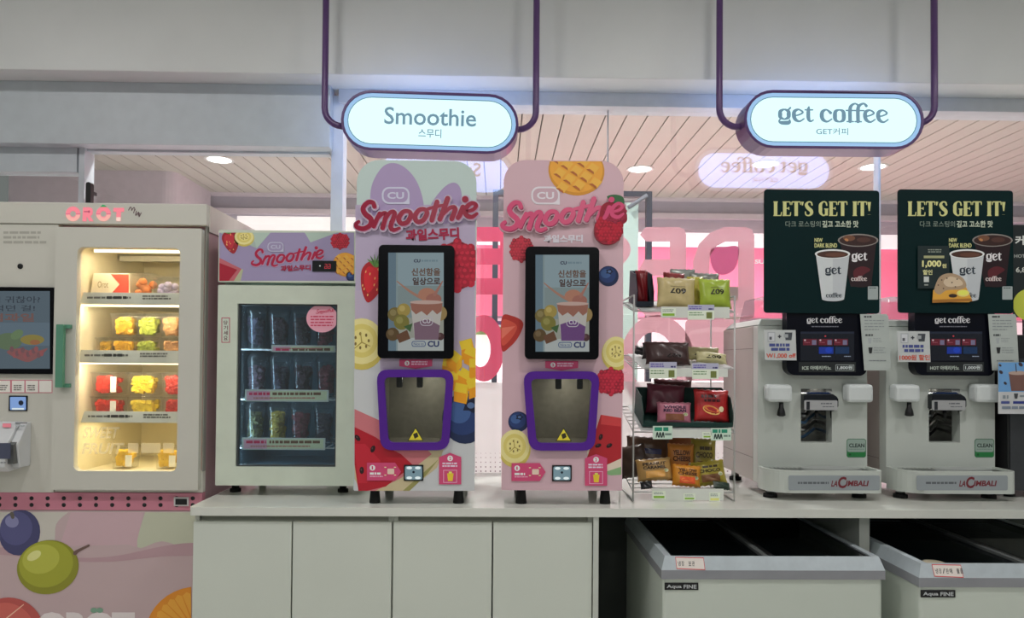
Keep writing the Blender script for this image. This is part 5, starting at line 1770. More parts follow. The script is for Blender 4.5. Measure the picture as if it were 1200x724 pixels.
for k, (zf, zb) in enumerate(TIERS):
    z0, z1 = ZT + zf, ZT + zb
    sh_ = MB()
    sh_.tube([(RX0, RY0, z0), (RX1, RY0, z0), (RX1, RY1, z1), (RX0, RY1, z1)], 0.003, 6, closed=True)
    for i in range(1, 7):
        y = RY0 + (RY1 - RY0) * i / 7
        z = z0 + (z1 - z0) * i / 7
        sh_.tube([(RX0, y, z), (RX1, y, z)], 0.0018, 5)
    so = sh_.build('wire_shelf', M_rackw, rk)
    if k < 3:
        dz = .003
        MB().hexa([(RX0 + .03, RY0 + .012, z0 + dz), (RX1 - .01, RY0 + .012, z0 + dz), (RX1 - .01, RY1 - .01, z1 + dz), (RX0 + .03, RY1 - .01, z1 + dz),
                   (RX0 + .03, RY0 + .012, z0 + dz + .003), (RX1 - .01, RY0 + .012, z0 + dz + .003), (RX1 - .01, RY1 - .01, z1 + dz + .003), (RX0 + .03, RY1 - .01, z1 + dz + .003)]).build('shelf_plate', M_plate, so)
    rails, cards = CARDS[k]
    for r in rails:
        a0, a1, b0, b1 = rect(*r, RY0 - .006)
        box('price_rail', a0, a1, RY0 - .006, RY0 - .0035, b0, b1, M_rail, so)
    if k == 3:
        a0, a1, b0, b1 = rect(767, 586, 812, 587.4, RY0 - .006)
        box('price_rail', a0, a1, RY0 - .005, RY0 - .0035, b0, b1, M_rail, so)
    for (kd, x0, y0, x1, y1) in cards:
        A = Art(front(RY0 - .0068))
        w, h = x1 - x0, y1 - y0
        A.rc(x0, y0, x1, y1, (190, 200, 182) if kd != 'h' else (168, 186, 172))
        if kd == 'p':
            A.rc(x0, y0, x1, y0 + h * .38, (150, 150, 170))
            A.lines(x0 + 1.5, y0 + h * .1, x0 + w * .55, y0 + h * .36, 2, (84, 74, 140), .55, .1)
            A.lines(x0 + w * .78, y0 + h * .24, x1 - 1, y0 + h * .36, 1, (40, 40, 90), .8, .05)
            A.lines(x0 + 1.5, y0 + h * .5, x0 + w * .6, y0 + h * .8, 2, (90, 120, 80), .4, .15)
            A.rc(x0 + w * .7, y0 + h * .5, x0 + w * .92, y1 - 1.5, (96, 104, 52))
        elif kd == 'h':
            A.lines(x0 + 2, y0 + 1.5, x1 - 4, y0 + h * .42, 1, (28, 118, 92), .9, .05)
            for i in range(3):
                A.stroke([(x0 + 4 + i * 3.4, y0 + h * .85, 1.2), (x0 + 5.2 + i * 3.4, y0 + h * .5, 1.6), (x0 + 6.4 + i * 3.4, y0 + h * .85, 1.2)], (36, 52, 48))
            A.lines(x0 + w * .62, y0 + h * .55, x1 - 1, y0 + h * .8, 1, (96, 116, 106), .6, .05)
        else:
            A.lines(x0 + 1.5, y0 + 1.5, x1 - 2, y0 + h * .5, 2, (110, 120, 116), .5, .2)
            A.rc(x0 + 1.5, y0 + h * .62, x1 - 1.5, y1 - 1, (112, 150, 44) if kd != 'w' else (190, 190, 110))
        A.build('price_card', M_paper, so)

# snack bags ------------------------------------------------------------
BAGS = []
def bag(*a, **k):
    BAGS.append((a, k))

def world_tree(o):
    M = o.matrix_world
    return BVHTree.FromPolygons([M @ v.co for v in o.data.vertices], [tuple(p.vertices) for p in o.data.polygons], epsilon=0.0015)

def seat_bag(name, label, px, py, yy, wpx, hpx, col, art=None, lean=14, yaw=0, rollz=0, thick=0.03, rough=0.3, group='bagged snacks on the rack', seed=0, cat='snack bag', metal=0.0):
    """pillow pack: bottom-centre at photo pixel (px, py) at depth yy"""
    tier = min(range(4), key=lambda k: abs(shelf_z_at(k, yy) - at(px, py, yy).z + (0.05 if k == 9 else 0)))
    t = thing(name, label, cat, (0, 0, 0), (math.radians(-lean), math.radians(rollz), math.radians(yaw)), group)
    rot = t.rotation_euler.to_matrix()
    rnd = random.Random(seed + int(px * 3))
    nx, ny = 12, 14
    wr = [(rnd.uniform(3, 9), rnd.uniform(2, 8), rnd.uniform(0, 6.28), rnd.uniform(.0006, .0016)) for _ in range(5)]
    def shape(w, h, th):
        def bul(u, v):
            e = max(0.0, 1 - abs(u) ** 3.0) * max(0.0, 1 - abs(2 * v - 1) ** 5)
            return th / 2 * e ** 0.75 + e * sum(a * math.sin(p * u + q * v * 2 + f) for p, q, f, a in wr)
        def xz(u, v):
            return u * w / 2 * (1 - 0.05 * (1 - abs(2 * v - 1) ** 4)), v * h
        vs, fs = [], []
        for sd in (1, -1):
            o = len(vs)
            for j in range(ny + 1):
                for i in range(nx + 1):
                    u, v = -1 + 2 * i / nx, j / ny
                    X, Z = xz(u, v)
                    if j in (0, ny): Z += 0.0016 * (1 if i % 2 else -1)
                    vs.append((X, -sd * max(bul(u, v), 0.0005), Z))
            for j in range(ny):
                for i in range(nx):
                    q = (o + j * (nx + 1) + i, o + j * (nx + 1) + i + 1, o + (j + 1) * (nx + 1) + i + 1, o + (j + 1) * (nx + 1) + i)
                    fs.append(q if sd > 0 else q[::-1])
        rim = [j * (nx + 1) for j in range(ny + 1)] + [ny * (nx + 1) + i for i in range(1, nx + 1)] + [j * (nx + 1) + nx for j in range(ny - 1, -1, -1)] + [i for i in range(nx - 1, 0, -1)]
        o = (nx + 1) * (ny + 1)
        for k in range(len(rim)):
            a, b = rim[k], rim[(k + 1) % len(rim)]
            fs.append((a, b, b + o, a + o))
        return bul, xz, vs, fs
    done = None
    for shrink in (1.0, 0.92, 0.84, 0.76, 0.68, 0.6, 0.52):
        for step in range(0, 60):
            y = yy + 0.005 * step
            if y > RY1 - 0.02: break
            sc = (y - CAM.y) / FPX
            c = at(px, py, y)
            w, h0 = wpx * sc * shrink, hpx * sc
            top = c.z + h0 * math.cos(math.radians(lean))
            for dz in (0.006, 0.010, 0.015, 0.021, 0.028):
                z = shelf_z_at(tier, y) + dz
                h = max(0.6 * h0, min(1.5 * h0, (top - z) / math.cos(math.radians(lean)))) * shrink
                bul, xz, vs, fs = shape(w, h, thick * shrink)
                tr = BVHTree.FromPolygons([rot @ Vector(v) + Vector((c.x, y, z)) for v in vs], fs, epsilon=0.0015)
                if not any(tr.overlap(ob) for ob in OBST):
                    done = True
                    break
            if done: break
        if done: break
    if not done: print('UNSEATED', label)
    OBST.append(tr)
    t.location = (c.x, y, z)
    MB().add(vs, fs, True).build('pouch', mat('bag_%d_%d_%d' % col, col, rough, metal, 0.08, 30, 0.15), t, local=True)
    if art:
        def M(x, y):
            u, v = x / 50 - 1, 1 - y / 100
            X, Z = xz(u, v)
            return (X, -max(bul(u, v), 0.0005) - 0.0011, Z)
        A = Art(M)
        A.STEP = 0.00004
        art(A)
        A.build('bag_print', M_gloss, t, local=True)
    return t

def grid_rc(A, x0, y0, x1, y1, col, n=6):
    A.n += 1
    for i in range(n):
        for j in range(n):
            xa, xb = x0 + (x1 - x0) * i / n, x0 + (x1 - x0) * (i + 1) / n
            ya, yb = y0 + (y1 - y0) * j / n, y0 + (y1 - y0) * (j + 1) / n
            s_n = A.n
            A._emit([(xa, ya), (xb, ya), (xb, yb), (xa, yb)], [(0, 1, 2, 3)], col, False)
            A.n = s_n
    A.n += 1

def num_bag(c1):
    def f(A):
        A.lines(32, 34, 72, 37, 1, (70, 66, 46), .5, .05)
        A.text('607', 30, 40, 74, 58, (34, 32, 28), 0.03, 180)
    return f
def name_bag(l1, l2, ink, pic, pic2):
    def f(A):
        A.text(l1, 16, 18, 84, 32, ink, 0.04) if l1 else A.lines(30, 20, 80, 31, 1, ink, .8, .1)
        A.text(l2, 16, 34, 84, 48, ink, 0.04)
        A.n += 6
        grid_rc(A, 22, 56, 78, 86, pic, 5)
        A.el(46, 70, 20, 9, pic2, 0, 20)
        A.el(82, 58, 8, 8, (178, 172, 150), 0, 16)
        A.el(82, 58, 5.5, 5.5, (140, 150, 110), 0, 16)
    return f
# tier 1: dark tray with red packs, beige and lime numbered bags
def tray(name, label, px0, px1, py0, py1, yy, d, colr, tier, group):
    """open cardboard tray: back higher than front"""
    x0, x1 = at(px0, py1, yy).x, at(px1, py1, yy).x
    z = shelf_z_at(tier, yy + d / 2) + .0085
    hb = (py1 - py0) * (yy - CAM.y) / FPX
    t = thing(name, label, 'carton', ((x0 + x1) / 2, yy + d / 2, z), (math.atan2(TIERS[tier][1] - TIERS[tier][0], RY1 - RY0), 0, 0), group)
    w = x1 - x0
    m = mat('tray_%d_%d_%d' % colr, colr, 0.6)
    MB().box(-w / 2, w / 2, -d / 2, d / 2, 0, .003).build('tray_floor', m, t, local=True)
    for sx in (-1, 1):
        MB().prism([(-d / 2, .003), (d / 2, .003), (d / 2, hb), (-d / 2 + .05, hb * .95), (-d / 2, hb * .45)], sx * w / 2 - (.003 if sx > 0 else 0), sx * w / 2 + (0 if sx > 0 else .003), axis='x').build('tray_side', m, t, local=True)
    MB().box(-w / 2 + .003, w / 2 - .003, -d / 2, -d / 2 + .003, .003, hb * .16).build('tray_front', m, t, local=True)
    MB().box(-w / 2 + .003, w / 2 - .003, d / 2 - .003, d / 2, .003, hb).build('tray_back', m, t, local=True)
    a = Art(lambda u, v: (-w / 2 - .0003, -d / 2 + u * d, v * hb))
    return t
tray('display_carton', 'dark navy carton of red snack packs on the top rack tier', 746, 766, 322, 361, RY0 + .08, .17, (34, 44, 58), 0, 'display cartons on the rack')
bag('snack_bag', 'red snack bag standing in the navy carton on the top tier', 752, 352, RY0 + .12, 15, 36, (128, 26, 34), None, 4, 0, 0, .03)
bag('snack_bag', 'red snack bag behind the beige bag on the top tier', 789, 345, RY0 + .17, 26, 27, (132, 40, 40), None, 12, 0, 4, .028)
bag('snack_bag', 'silver backed snack bag at the rear of the top tier', 800, 345, RY0 + .21, 30, 30, (150, 156, 150), None, 2, 0, 0, .016, metal=.4)
bag('snack_bag', 'yellow snack bag half hidden between beige and lime bags', 816, 350, RY0 + .09, 20, 27, (176, 164, 62), None, 10, 0, 0, .028)
bag('snack_bag', 'beige snack bag with upside-down number on the top tier', 792, 364.5, RY0 + .03, 46, 41, (198, 180, 128), num_bag(0), 12, 0, 2.5, .045)
bag('snack_bag', 'silver edged snack bag behind the lime bag on the top tier', 826, 346, RY0 + .16, 36, 27, (128, 130, 122), None, 8, 0, 1, .02, metal=.3)
bag('snack_bag', 'lime green snack bag with upside-down number on the top tier', 838.5, 369, RY0 + .03, 38, 44, (164, 186, 62), num_bag(1), 12, 0, 1, .045)
# tier 2: dark brown pouches, cream pouches
bag('snack_bag', 'dark brown snack pouch lying at the front of the second tier', 783, 437, RY0 + .03, 54, 39, (62, 38, 38), lambda A: A.text('807', 44, 62, 78, 76, (26, 18, 18), .02, 180), 20, 2, 1, .05)
bag('snack_bag', 'blackish snack pouch behind the brown pouch on the second tier', 776, 424, RY0 + .13, 48, 24, (40, 27, 28), None, 25, -8, 3, .04)
bag('snack_bag', 'small black pouch poking out sideways on the second tier', 757, 424, RY0 + .18, 34, 18, (26, 24, 26), None, 20, -35, 8, .03)
bag('snack_bag', 'cream snack pouch with dark numbers leaning forward on the second tier', 834, 439, RY0 + .04, 38, 22, (196, 188, 142), lambda A: A.text('607', 26, 40, 78, 70, (44, 42, 34), .02, 180), 24, 4, 5, .035)
bag('snack_bag', 'cream snack pouch at the back of the second tier', 824, 431, RY0 + .13, 40, 26, (186, 176, 128), lambda A: A.text('607', 20, 50, 66, 72, (54, 50, 42), .01, 180), 20, 0, 2, .03)
# tier 3
tray('display_carton', 'dark green carton of bean and pizza snacks on the third tier', 753, 859, 474, 507, RY0 + .03, .17, (30, 68, 62), 2, 'display cartons on the rack')
bag('snack_bag', 'dull plum snack bag at the back of the green carton', 779, 494, RY0 + .14, 46, 44, (112, 48, 66), None, 8, 0, 4, .035)
bag('snack_bag', 'dark maroon snack bag lying across the top of the green carton', 789, 464, RY0 + .19, 46, 24, (82, 26, 32), None, 14, 0, 2, .03)
bag('snack_bag', 'pink whole red bean snack bag at the front of the third tier', 790, 500, RY0 + .05, 41, 29, (198, 122, 142), name_bag('WHOLE', 'RED BEAN', (52, 36, 58), (112, 70, 50), (84, 46, 38)), 10, 0, 1, .035)
bag('snack_bag', 'bright red snack bag with a bread picture on the third tier', 834, 494, RY0 + .055, 42, 38, (182, 40, 42), lambda A: (A.lines(18, 18, 62, 30, 1, (60, 14, 20), .8, .05), A.lines(26, 32, 72, 42, 1, (60, 14, 20), .8, .05), A.el(46, 66, 26, 13, (196, 152, 86), 18, 24), A.el(46, 63, 22, 8, (186, 106, 56), 18, 20), A.el(76, 62, 7, 9, (200, 186, 150), 0, 14)), 12, 0, 2, .035)
bag('snack_bag', 'dark red snack bag behind the bright red one on the third tier', 822, 480, RY0 + .16, 34, 26, (92, 28, 36), None, 14, 0, 3, .03)
# tier 4
bag('snack_bag', 'brown snack bag with blue stripe at the back of the lowest tier', 757, 560, RY0 + .16, 50, 48, (92, 62, 42), lambda A: grid_rc(A, 40, 30, 84, 44, (42, 40, 74), 4), 10, -10, 3, .05)
bag('snack_bag', 'dark brown snack bag sagging past the left rack post', 745, 562, RY0 + .10, 36, 40, (66, 46, 36), None, 6, -30, -14, .045)
bag('snack_bag', 'orange brown snack bag tucked under the third shelf', 790, 545, RY0 + .19, 50, 36, (152, 84, 36), None, 12, 0, 2, .04)
bag('snack_bag', 'orange cheese snack bag standing in the second row of the lowest tier', 798, 562, RY0 + .10, 32, 42, (196, 124, 44), name_bag('YELLOW', 'CHEESE', (66, 36, 22), (166, 74, 34), (186, 104, 44)), 10, 0, 2, .035)
bag('snack_bag', 'yellow choco snack bag standing in the second row of the lowest tier', 824, 560, RY0 + .12, 30, 46, (150, 134, 46), name_bag('', 'CHOCO', (52, 40, 22), (96, 70, 36), (86, 56, 34)), 10, 0, 3, .035)
bag('snack_bag', 'tan peanut caramel snack bag at the front of the lowest tier', 768, 574, RY0 + .03, 42, 37, (184, 144, 84), name_bag('PEANUT', 'CARAMEL', (52, 42, 34), (184, 136, 70), (196, 160, 96)), 12, 0, -5, .045)
bag('snack_bag', 'bright orange yellow cheese snack bag at the front of the lowest tier', 804, 575, RY0 + .03, 34, 30, (214, 142, 44), name_bag('YELLOW', 'CHEESE', (66, 36, 22), (190, 76, 40), (204, 112, 52)), 12, 0, 5, .04)
bag('snack_bag', 'olive yellow choco snack bag at the front of the lowest tier', 833, 574, RY0 + .04, 40, 34, (172, 156, 52), name_bag('', 'CHOCO', (46, 36, 22), (104, 72, 46), (90, 54, 34)), 14, 0, -7, .045)
bag('snack_bag', 'small dark green bag slumped at the rail end of the lowest tier', 846, 582, RY0 + .015, 22, 15, (44, 62, 50), None, 30, 10, 8, .02)
bag('snack_bag', 'small black bag corner hanging beside the lowest price rail', 758, 586, RY0 + .015, 14, 15, (28, 32, 36), None, 30, -10, -8, .015)

# seat the bags, front row first
bpy.context.view_layer.update()
OBST = []
def leaf_meshes(o):
    return ([o] if o.type == 'MESH' else []) + [m for ch in o.children for m in leaf_meshes(ch)]
for ob in list(bpy.data.objects):
    if ob.parent is None and ob.name.split('.')[0] in ('snack_rack', 'display_carton', 'worktop', 'smoothie_machine'):
        OBST += [world_tree(m) for m in leaf_meshes(ob) if len(m.data.polygons)]
for a, k in sorted(BAGS, key=lambda b: b[0][4]):
    seat_bag(*a, **k)

# ================================================================== COFFEE MACHINES
M_cof = mat('coffee_machine_white', (196, 202, 196), 0.38, 0, 0.02, 4)
M_cofs = mat('coffee_side_taupe', (176, 168, 162), 0.45, 0, 0.02, 4)
M_head = mat('coffee_head_navy', (10, 12, 24), 0.3, spec=0.2)
M_chrome = mat('chrome', (206, 206, 208), 0.3, 0.55, 0.03)
YCF, YCB = 0.27, 0.70
def coffee_machine(xa, label, drink, price, off):
    """xa = world x of the body's left edge; off = pixel shift of the second machine's artwork"""
    W_ = 0.434
    xb = xa + W_
    zb = at(900, 566, YCF).z
    ztp = at(900, 381.5, YCF).z
    t = thing('coffee_machine', label, 'coffee machine', ((xa + xb) / 2, (YCF + YCB) / 2, ZT), (0, 0, 0), 'white bean-to-cup coffee machines')
    PX = lambda px: px + off                     # artwork pixel for this machine
    nx0, nx1, nz0, nz1 = rect(PX(938.5), 455.5, PX(975), 518.5, YCF)
    # white front shell with the opening, rounded vertical edges
    r = 0.03
    outer = rrect(xa, xb, zb, ztp, 0.004)
    MB().prism(outer, YCF, YCF + .05, [rrect(nx0, nx1, nz0, nz1, 0.002)]).build('front_shell', M_cof, t, bevel=0.006)
    mb = MB()
    mb.box(xa, nx0 - .004, YCF + .052, YCB, zb, ztp).box(nx1 + .004, xb, YCF + .052, YCB, zb, ztp).box(nx0 - .004, nx1 + .004, YCF + .052, YCB, zb, nz0 - .004)
    mb.box(nx0 - .004, nx1 + .004, YCF + .052, YCB, nz1 + .004, ztp).box(nx0 - .004, nx1 + .004, YCF + .20, YCB, nz0 - .004, nz1 + .004)
    mb.build('body', M_cofs, t, bevel=0.003)
    # side seams
    for py in (408, 538):
        zz = at(888, py, YCF).z
        box('side_seam', xa - .0008, xa, YCF + .054, YCB - .004, zz - .001, zz + .001, mat('seam_grey', (120, 112, 108), 0.6), t)
    # chamfered top cover
    zt2 = ztp + .028
    MB().hexa([(xa + .001, YCF + .004, ztp + .002), (xb - .001, YCF + .004, ztp + .002), (xb - .001, YCB - .01, ztp + .002), (xa + .001, YCB - .01, ztp + .002),
               (xa + .02, YCF + .02, zt2), (xb - .02, YCF + .02, zt2), (xb - .02, YCB - .06, zt2), (xa + .02, YCB - .06, zt2)]).build('top_cover', M_cof, t, bevel=0.004)
    MB().hexa([(xa + .04, YCF + .06, zt2), (xb - .04, YCF + .06, zt2), (xb - .04, YCB - .08, zt2), (xa + .04, YCB - .08, zt2),
               (xa + .06, YCF + .08, zt2 + .10), (xb - .06, YCF + .08, zt2 + .10), (xb - .06, YCB - .10, zt2 + .10), (xa + .06, YCB - .10, zt2 + .10)]).build('bean_hopper', glass('hopper_clear', (.8, .78, .8), 1.4, .05, .12, (200, 190, 200)), t, bevel=0.01)
    # niche lining
    mb = MB()
    mb.box(nx0 - .004, nx0, YCF + .051, YCF + .2, nz0, nz1).box(nx1, nx1 + .004, YCF + .051, YCF + .2, nz0, nz1).box(nx0, nx1, YCF + .19, YCF + .2, nz0, nz1)
    mb.box(nx0, nx1, YCF + .051, YCF + .19, nz0 - .004, nz0).box(nx0, nx1, YCF + .051, YCF + .19, nz1, nz1 + .004)
    mb.build('niche_lining', mat('niche_mirror', (176, 176, 172), 0.16, 0.85, 0.15, 25, 0.6), t)
    # dark control head, rounded lower corners
    YH = YCF - .045
    hx0, hx1, hz0, hz1 = rect(PX(922), 363, PX(1016), 440, YH)
    hd_ = MB().prism(rrect(hx0, hx1, hz0, hz1, (.035, .03, .004, .004), 7), YH, YCF - .0005).build('control_head', M_head, t, bevel=0.004)
    A = Art(front(YH - .0003), 1.2)
    get_coffee(A, PX(945.5), 370.5, PX(987), 379.5, (206, 206, 210))
    A.lines(PX(951), 382, PX(984), 384, 1, (110, 112, 124), .6, .05)
    A.build('head_wordmark', M_print, hd_)
    A = Art(front(YH - .0003), 1.2)
    A.rc(PX(936), 424, PX(1003), 436, (30, 34, 36))
    A.text(drink, PX(940), 428.5, PX(974), 433.5, (178, 188, 178), 0.03)
    A.rc(PX(979), 427, PX(1001), 434.5, (150, 158, 156), 1); A.rc(PX(979.7), 427.7, PX(1000.3), 433.8, (34, 38, 42), 1)
    A.text(price, PX(981), 428.3, PX(999), 433.2, (196, 204, 204), 0.03)
    A.build('drink_label', M_print, hd_)
    A = Art(front(YH - .0004), 1.0)
    A.rc(PX(938), 388.5, PX(1001), 422.5, (10, 14, 26))
    A.rc(PX(938), 388.5, PX(1001), 391, (26, 32, 48))
    for i in range(3):
        x = PX(941 + i * 18)
        A.rc(x, 397, x + 16.5, 404.5, (94, 26, 40))
        A.el(x + 2.3, 398.6, 1.1, 1.1, (200, 170, 176), 0, 8)
        A.lines(x + 1.6, 400.8, x + 8, 402.4, 1, (140, 70, 84), .6, .1)
        A.rc(x + 10.5, 398.4, x + 15.5, 404, (110, 104, 130))
    A.rc(PX(959.5), 406.5, PX(976.5), 414.5, (20, 48, 140)); A.el(PX(971), 410, 4, 3.5, (24, 60, 170))
    A.rc(PX(978.5), 406.5, PX(995), 414.5, (16, 44, 80))
    A.lines(PX(963), 417, PX(974), 418.6, 1, (140, 150, 168), .6, .05); A.lines(PX(989), 417, PX(997), 418.6, 1, (140, 150, 168), .6, .05)
    A.el(PX(967), 393.8, 1, 1, (190, 60, 70), 0, 8)
    A.build('touch_screen', M_screen, hd_)
    # white side sheets on the head
    MB().prism([(at(p[0], p[1], YH - .012).x, at(p[0], p[1], YH - .012).z) for p in ((PX(1008), 368), (PX(1039), 368), (PX(1041), 370.5), (PX(1044), 429), (PX(1041), 434), (PX(1013), 434))], YH - .012, YH - .010).build('guide_sheet', mat('sheet_white', (186, 194, 190), 0.35), hd_)
    A = Art(front(YH - .0123))
    A.lines(PX(1012.5), 370, PX(1022), 373, 1, (60, 64, 66), .7, .1)
    A.lines(PX(1013), 375, PX(1037), 389, 4, (116, 122, 124), .32, .3)
    A.lines(PX(1014), 391.5, PX(1023), 394.5, 1, (60, 64, 66), .7, .1)
    A.build('guide_heading', M_paper, hd_)
    A = Art(front(YH - .0123))
    A.poly([(PX(1017), 396), (PX(1021.5), 396), (PX(1020.5), 402.5), (PX(1018), 402.5)], (138, 144, 146))
    A.lines(PX(1023), 396, PX(1034), 402, 3, (124, 130, 132), .35, .2)
    A.poly([(PX(1017.5), 407), (PX(1022.5), 407), (PX(1021.5), 414), (PX(1018.5), 414)], (28, 30, 32))
    A.lines(PX(1024), 407, PX(1038), 415, 3, (124, 130, 132), .35, .2)
    A.lines(PX(1018), 422, PX(1039), 424, 1, (96, 100, 104), .5, .05)
    A.build('guide_print', M_paper, hd_)
    # lever housings and nozzle
    YK = YCF - .05
    for (q0, q1, r0, r1, nm) in ((899, 931, 450, 471.5, 'lever_housing'), (993, 1026, 449.5, 472, 'lever_housing')):
        a0, a1, b0, b1 = rect(PX(q0), r0, PX(q1), r1, YK)
        MB().hexa([(a0 + .006, YK, b0), (a1 - .006, YK, b0), (a1, YCF - .001, b0 + .006), (a0, YCF - .001, b0 + .006), (a0 + .006, YK, b1 - .004), (a1 - .006, YK, b1 - .004), (a1, YCF - .001, b1), (a0, YCF - .001, b1)]).build(nm, mat('housing_white', (214, 220, 220), 0.32), t, bevel=0.012)
    c = at(PX(915.5), 472, YK + .02)
    MB().lathe((c.x, c.y, c.z - .052), [(0.010, 0), (0.0165, .004), (0.014, .02), (0.009, .035), (0.008, .054)], 16).build('hot_water_nozzle', M_black, t)
    # spout
    YSp = YCF - .03
    s0, s1, q0, q1 = rect(PX(942.5), 461.5, PX(983), 486.5, YSp)
    sp = MB().prism([(s0, q1 - .004), (s0 + .01, q1), (s1 - .022, q1), (s1 - .006, q1 - .010), (s1, q1 - .02), (s1, q0 + .035), (s1 - .010, q0 + .022), (s1 - .022, q0 + .016), (s0, q0 + .024)], YSp, YCF + .12).build('spout', mat('spout_black', (16, 20, 30), 0.25), t, bevel=0.006)
    a0, a1, b0, b1 = rect(PX(943), 469, PX(981.5), 480.5, YSp - .003)
    MB().prism(rrect(a0, a1, b0, b1, .004), YSp - .003, YSp + .003).build('chrome_band', M_chrome, sp, bevel=0.001)
    A = Art(front(YSp - .0034))
    A.rc(PX(945), 470.5, PX(949), 480, (26, 28, 34))
    A.build('band_gap', M_print, sp)
    A = Art(front(YSp - .0034))
    A.lines(PX(962), 472, PX(975), 475, 1, (90, 92, 98), .5, .05)
    A.lines(PX(964), 476, PX(978), 478, 1, (90, 92, 98), .5, .05)
    A.build('band_print', M_print, sp)
    MB().prism([(s0 + .012, q1), (s1 - .024, q1), (s1 - .034, q1 + .006), (s0 + .03, q1 + .006)], YSp + .01, YCF - .002).build('blue_light_bar', mat('blue_lit', (24, 50, 96), 0.2), sp)
    for px in (957, 975):
        c = at(PX(px), 488, YSp + .04)
        MB().lathe((c.x, c.y, c.z - .006), [(0.006, 0), (0.008, .03)], 10).build('spout_tip', M_black, sp)
    lamp('niche_fill_light', Vector(((nx0 + nx1) / 2, YCF + .10, nz1 - .004)) - worldorg(t), .05, .16, (1, .97, .92), (0, 0, 0), t)  # added fill lamp without a fixture, lifts the dark niche
    for k in range(4):
        zz = nz0 + .02 + k * .03
        MB().tube(catmull([(nx0 + .004, YCF + .15, zz + .02), (nx0 + .04, YCF + .10 - .01 * k, zz - .008), (nx0 + .075, YCF + .11, zz + .004), (nx1 - .004, YCF + .15, zz + .022)], 5), .006 + .002 * (k % 2), 8).build('niche_tube', M_steel if k % 2 else (mat('tube_reflection_blue', (70, 110, 150), .3) if off == 0 else M_black), t)  # steel and blue tubes added to imitate bright reflections in the niche
    # cleaning sticker
    A = Art(front(YCF - .0005))
    A.poly(rrect(PX(992), PX(1015), 514, 536, 3), (56, 96, 70))
    A.poly(rrect(PX(992.8), PX(1014.2), 514.8, 529.5, 2.5), (120, 136, 128))
    A.text('CLEAN', PX(995), 519.5, PX(1013), 524.2, (24, 36, 34), 0.03)
    A.lines(PX(995), 526, PX(1013), 527.4, 1, (96, 112, 104), .5, .05)
    A.rc(PX(993), 529.8, PX(1014), 535, (26, 100, 50))
    A.el(PX(996), 532.6, 1.4, 1.4, (16, 70, 36), 0, 8)
    A.build('cleaning_sticker', M_paper, t)
    # drip tray
    YT = 0.147
    tz1 = at(960, 551.5, YT).z
    tz0 = at(960, 578, YT).z
    rT = .05
    outl = rrect(xa, xb + .002, YT, YCF - .001, (rT * 1.9, rT * .6, 0, 0), 8)
    inn = rrect(xa + .012, xb - .010, YT + .010, YCF - .001, (rT * .8, rT * .4, 0, 0), 8)
    MB().prism(outl, tz0, tz1 - .010, axis='z').build('drip_tray', M_cof, t, bevel=0.006)
    MB().prism(outl, tz1 - .0099, tz1, [rrect(xa + .012, xb - .010, YT + .010, YCF - .004, (rT * 1.65, rT * .5, 0.002, 0.002), 8)], 'z').build('tray_lip', M_cof, t, bevel=0.002)
    g = MB()
    for i in range(24):
        xx = xa + .03 + (W_ - .06) * i / 23
        g.box(xx - .003, xx + .003, YT + .03, YCF - .006, tz1 - .0097, tz1 - .005)
    g.build('drip_grid', M_steel, t)['kind'] = 'stuff'
    xc = (nx0 + nx1) / 2 + .03
    MB().prism(ell(xc, YCF - .058, .118, .044, 0, 36), tz1 - .005, tz1 + .003, axis='z').build('cup_plate', mat('cup_plate_grey', (168, 172, 170), 0.4), t)
    # name plate
    A = Art(front(YT - .0005))
    A.poly(rrect(PX(924), PX(1031), 557, 574.5, 2), (120, 126, 130))
    A.lines(PX(935), 564.5, PX(972), 568, 1, (72, 76, 80), .7, .03)
    A.text('LA', PX(974.5), 563, PX(982), 570, (92, 22, 32), 0.035, 0, .2)
    A.text('C', PX(982), 558.5, PX(991.5), 572, (92, 22, 32), 0.035, 0, .1)
    A.text('IMBALI', PX(991.5), 563, PX(1017.5), 569.5, (92, 22, 32), 0.035, 0, .2)
    A.build('name_plate', M_print, t)
    # feet
    for xx in (xa + .036, xb - .05):
        for yy in (0.235, 0.64):
            MB().lathe((xx, yy, ZT + .013), [(0.017, 0), (0.017, zb - ZT - .011)], 16).build('foot_stem', M_steel, t)
            MB().lathe((xx, yy, ZT), [(0.026, 0), (0.026, .013), (0.017, .016)], 16).build('foot', M_rubber, t)
    return t
XC1 = at(888, 470, YCF).x
OFF = 150.0
XC2 = XC1 + (at(950 + OFF, 470, YCF).x - at(950, 470, YCF).x)
coffee_machine(XC1, 'white coffee machine serving iced drinks beside the snack rack', 'ICE 아메리카노', '1,800원', 0)
coffee_machine(XC2, 'white coffee machine serving hot drinks beside the black machine', 'HOT 아메리카노', '1,000원', OFF)

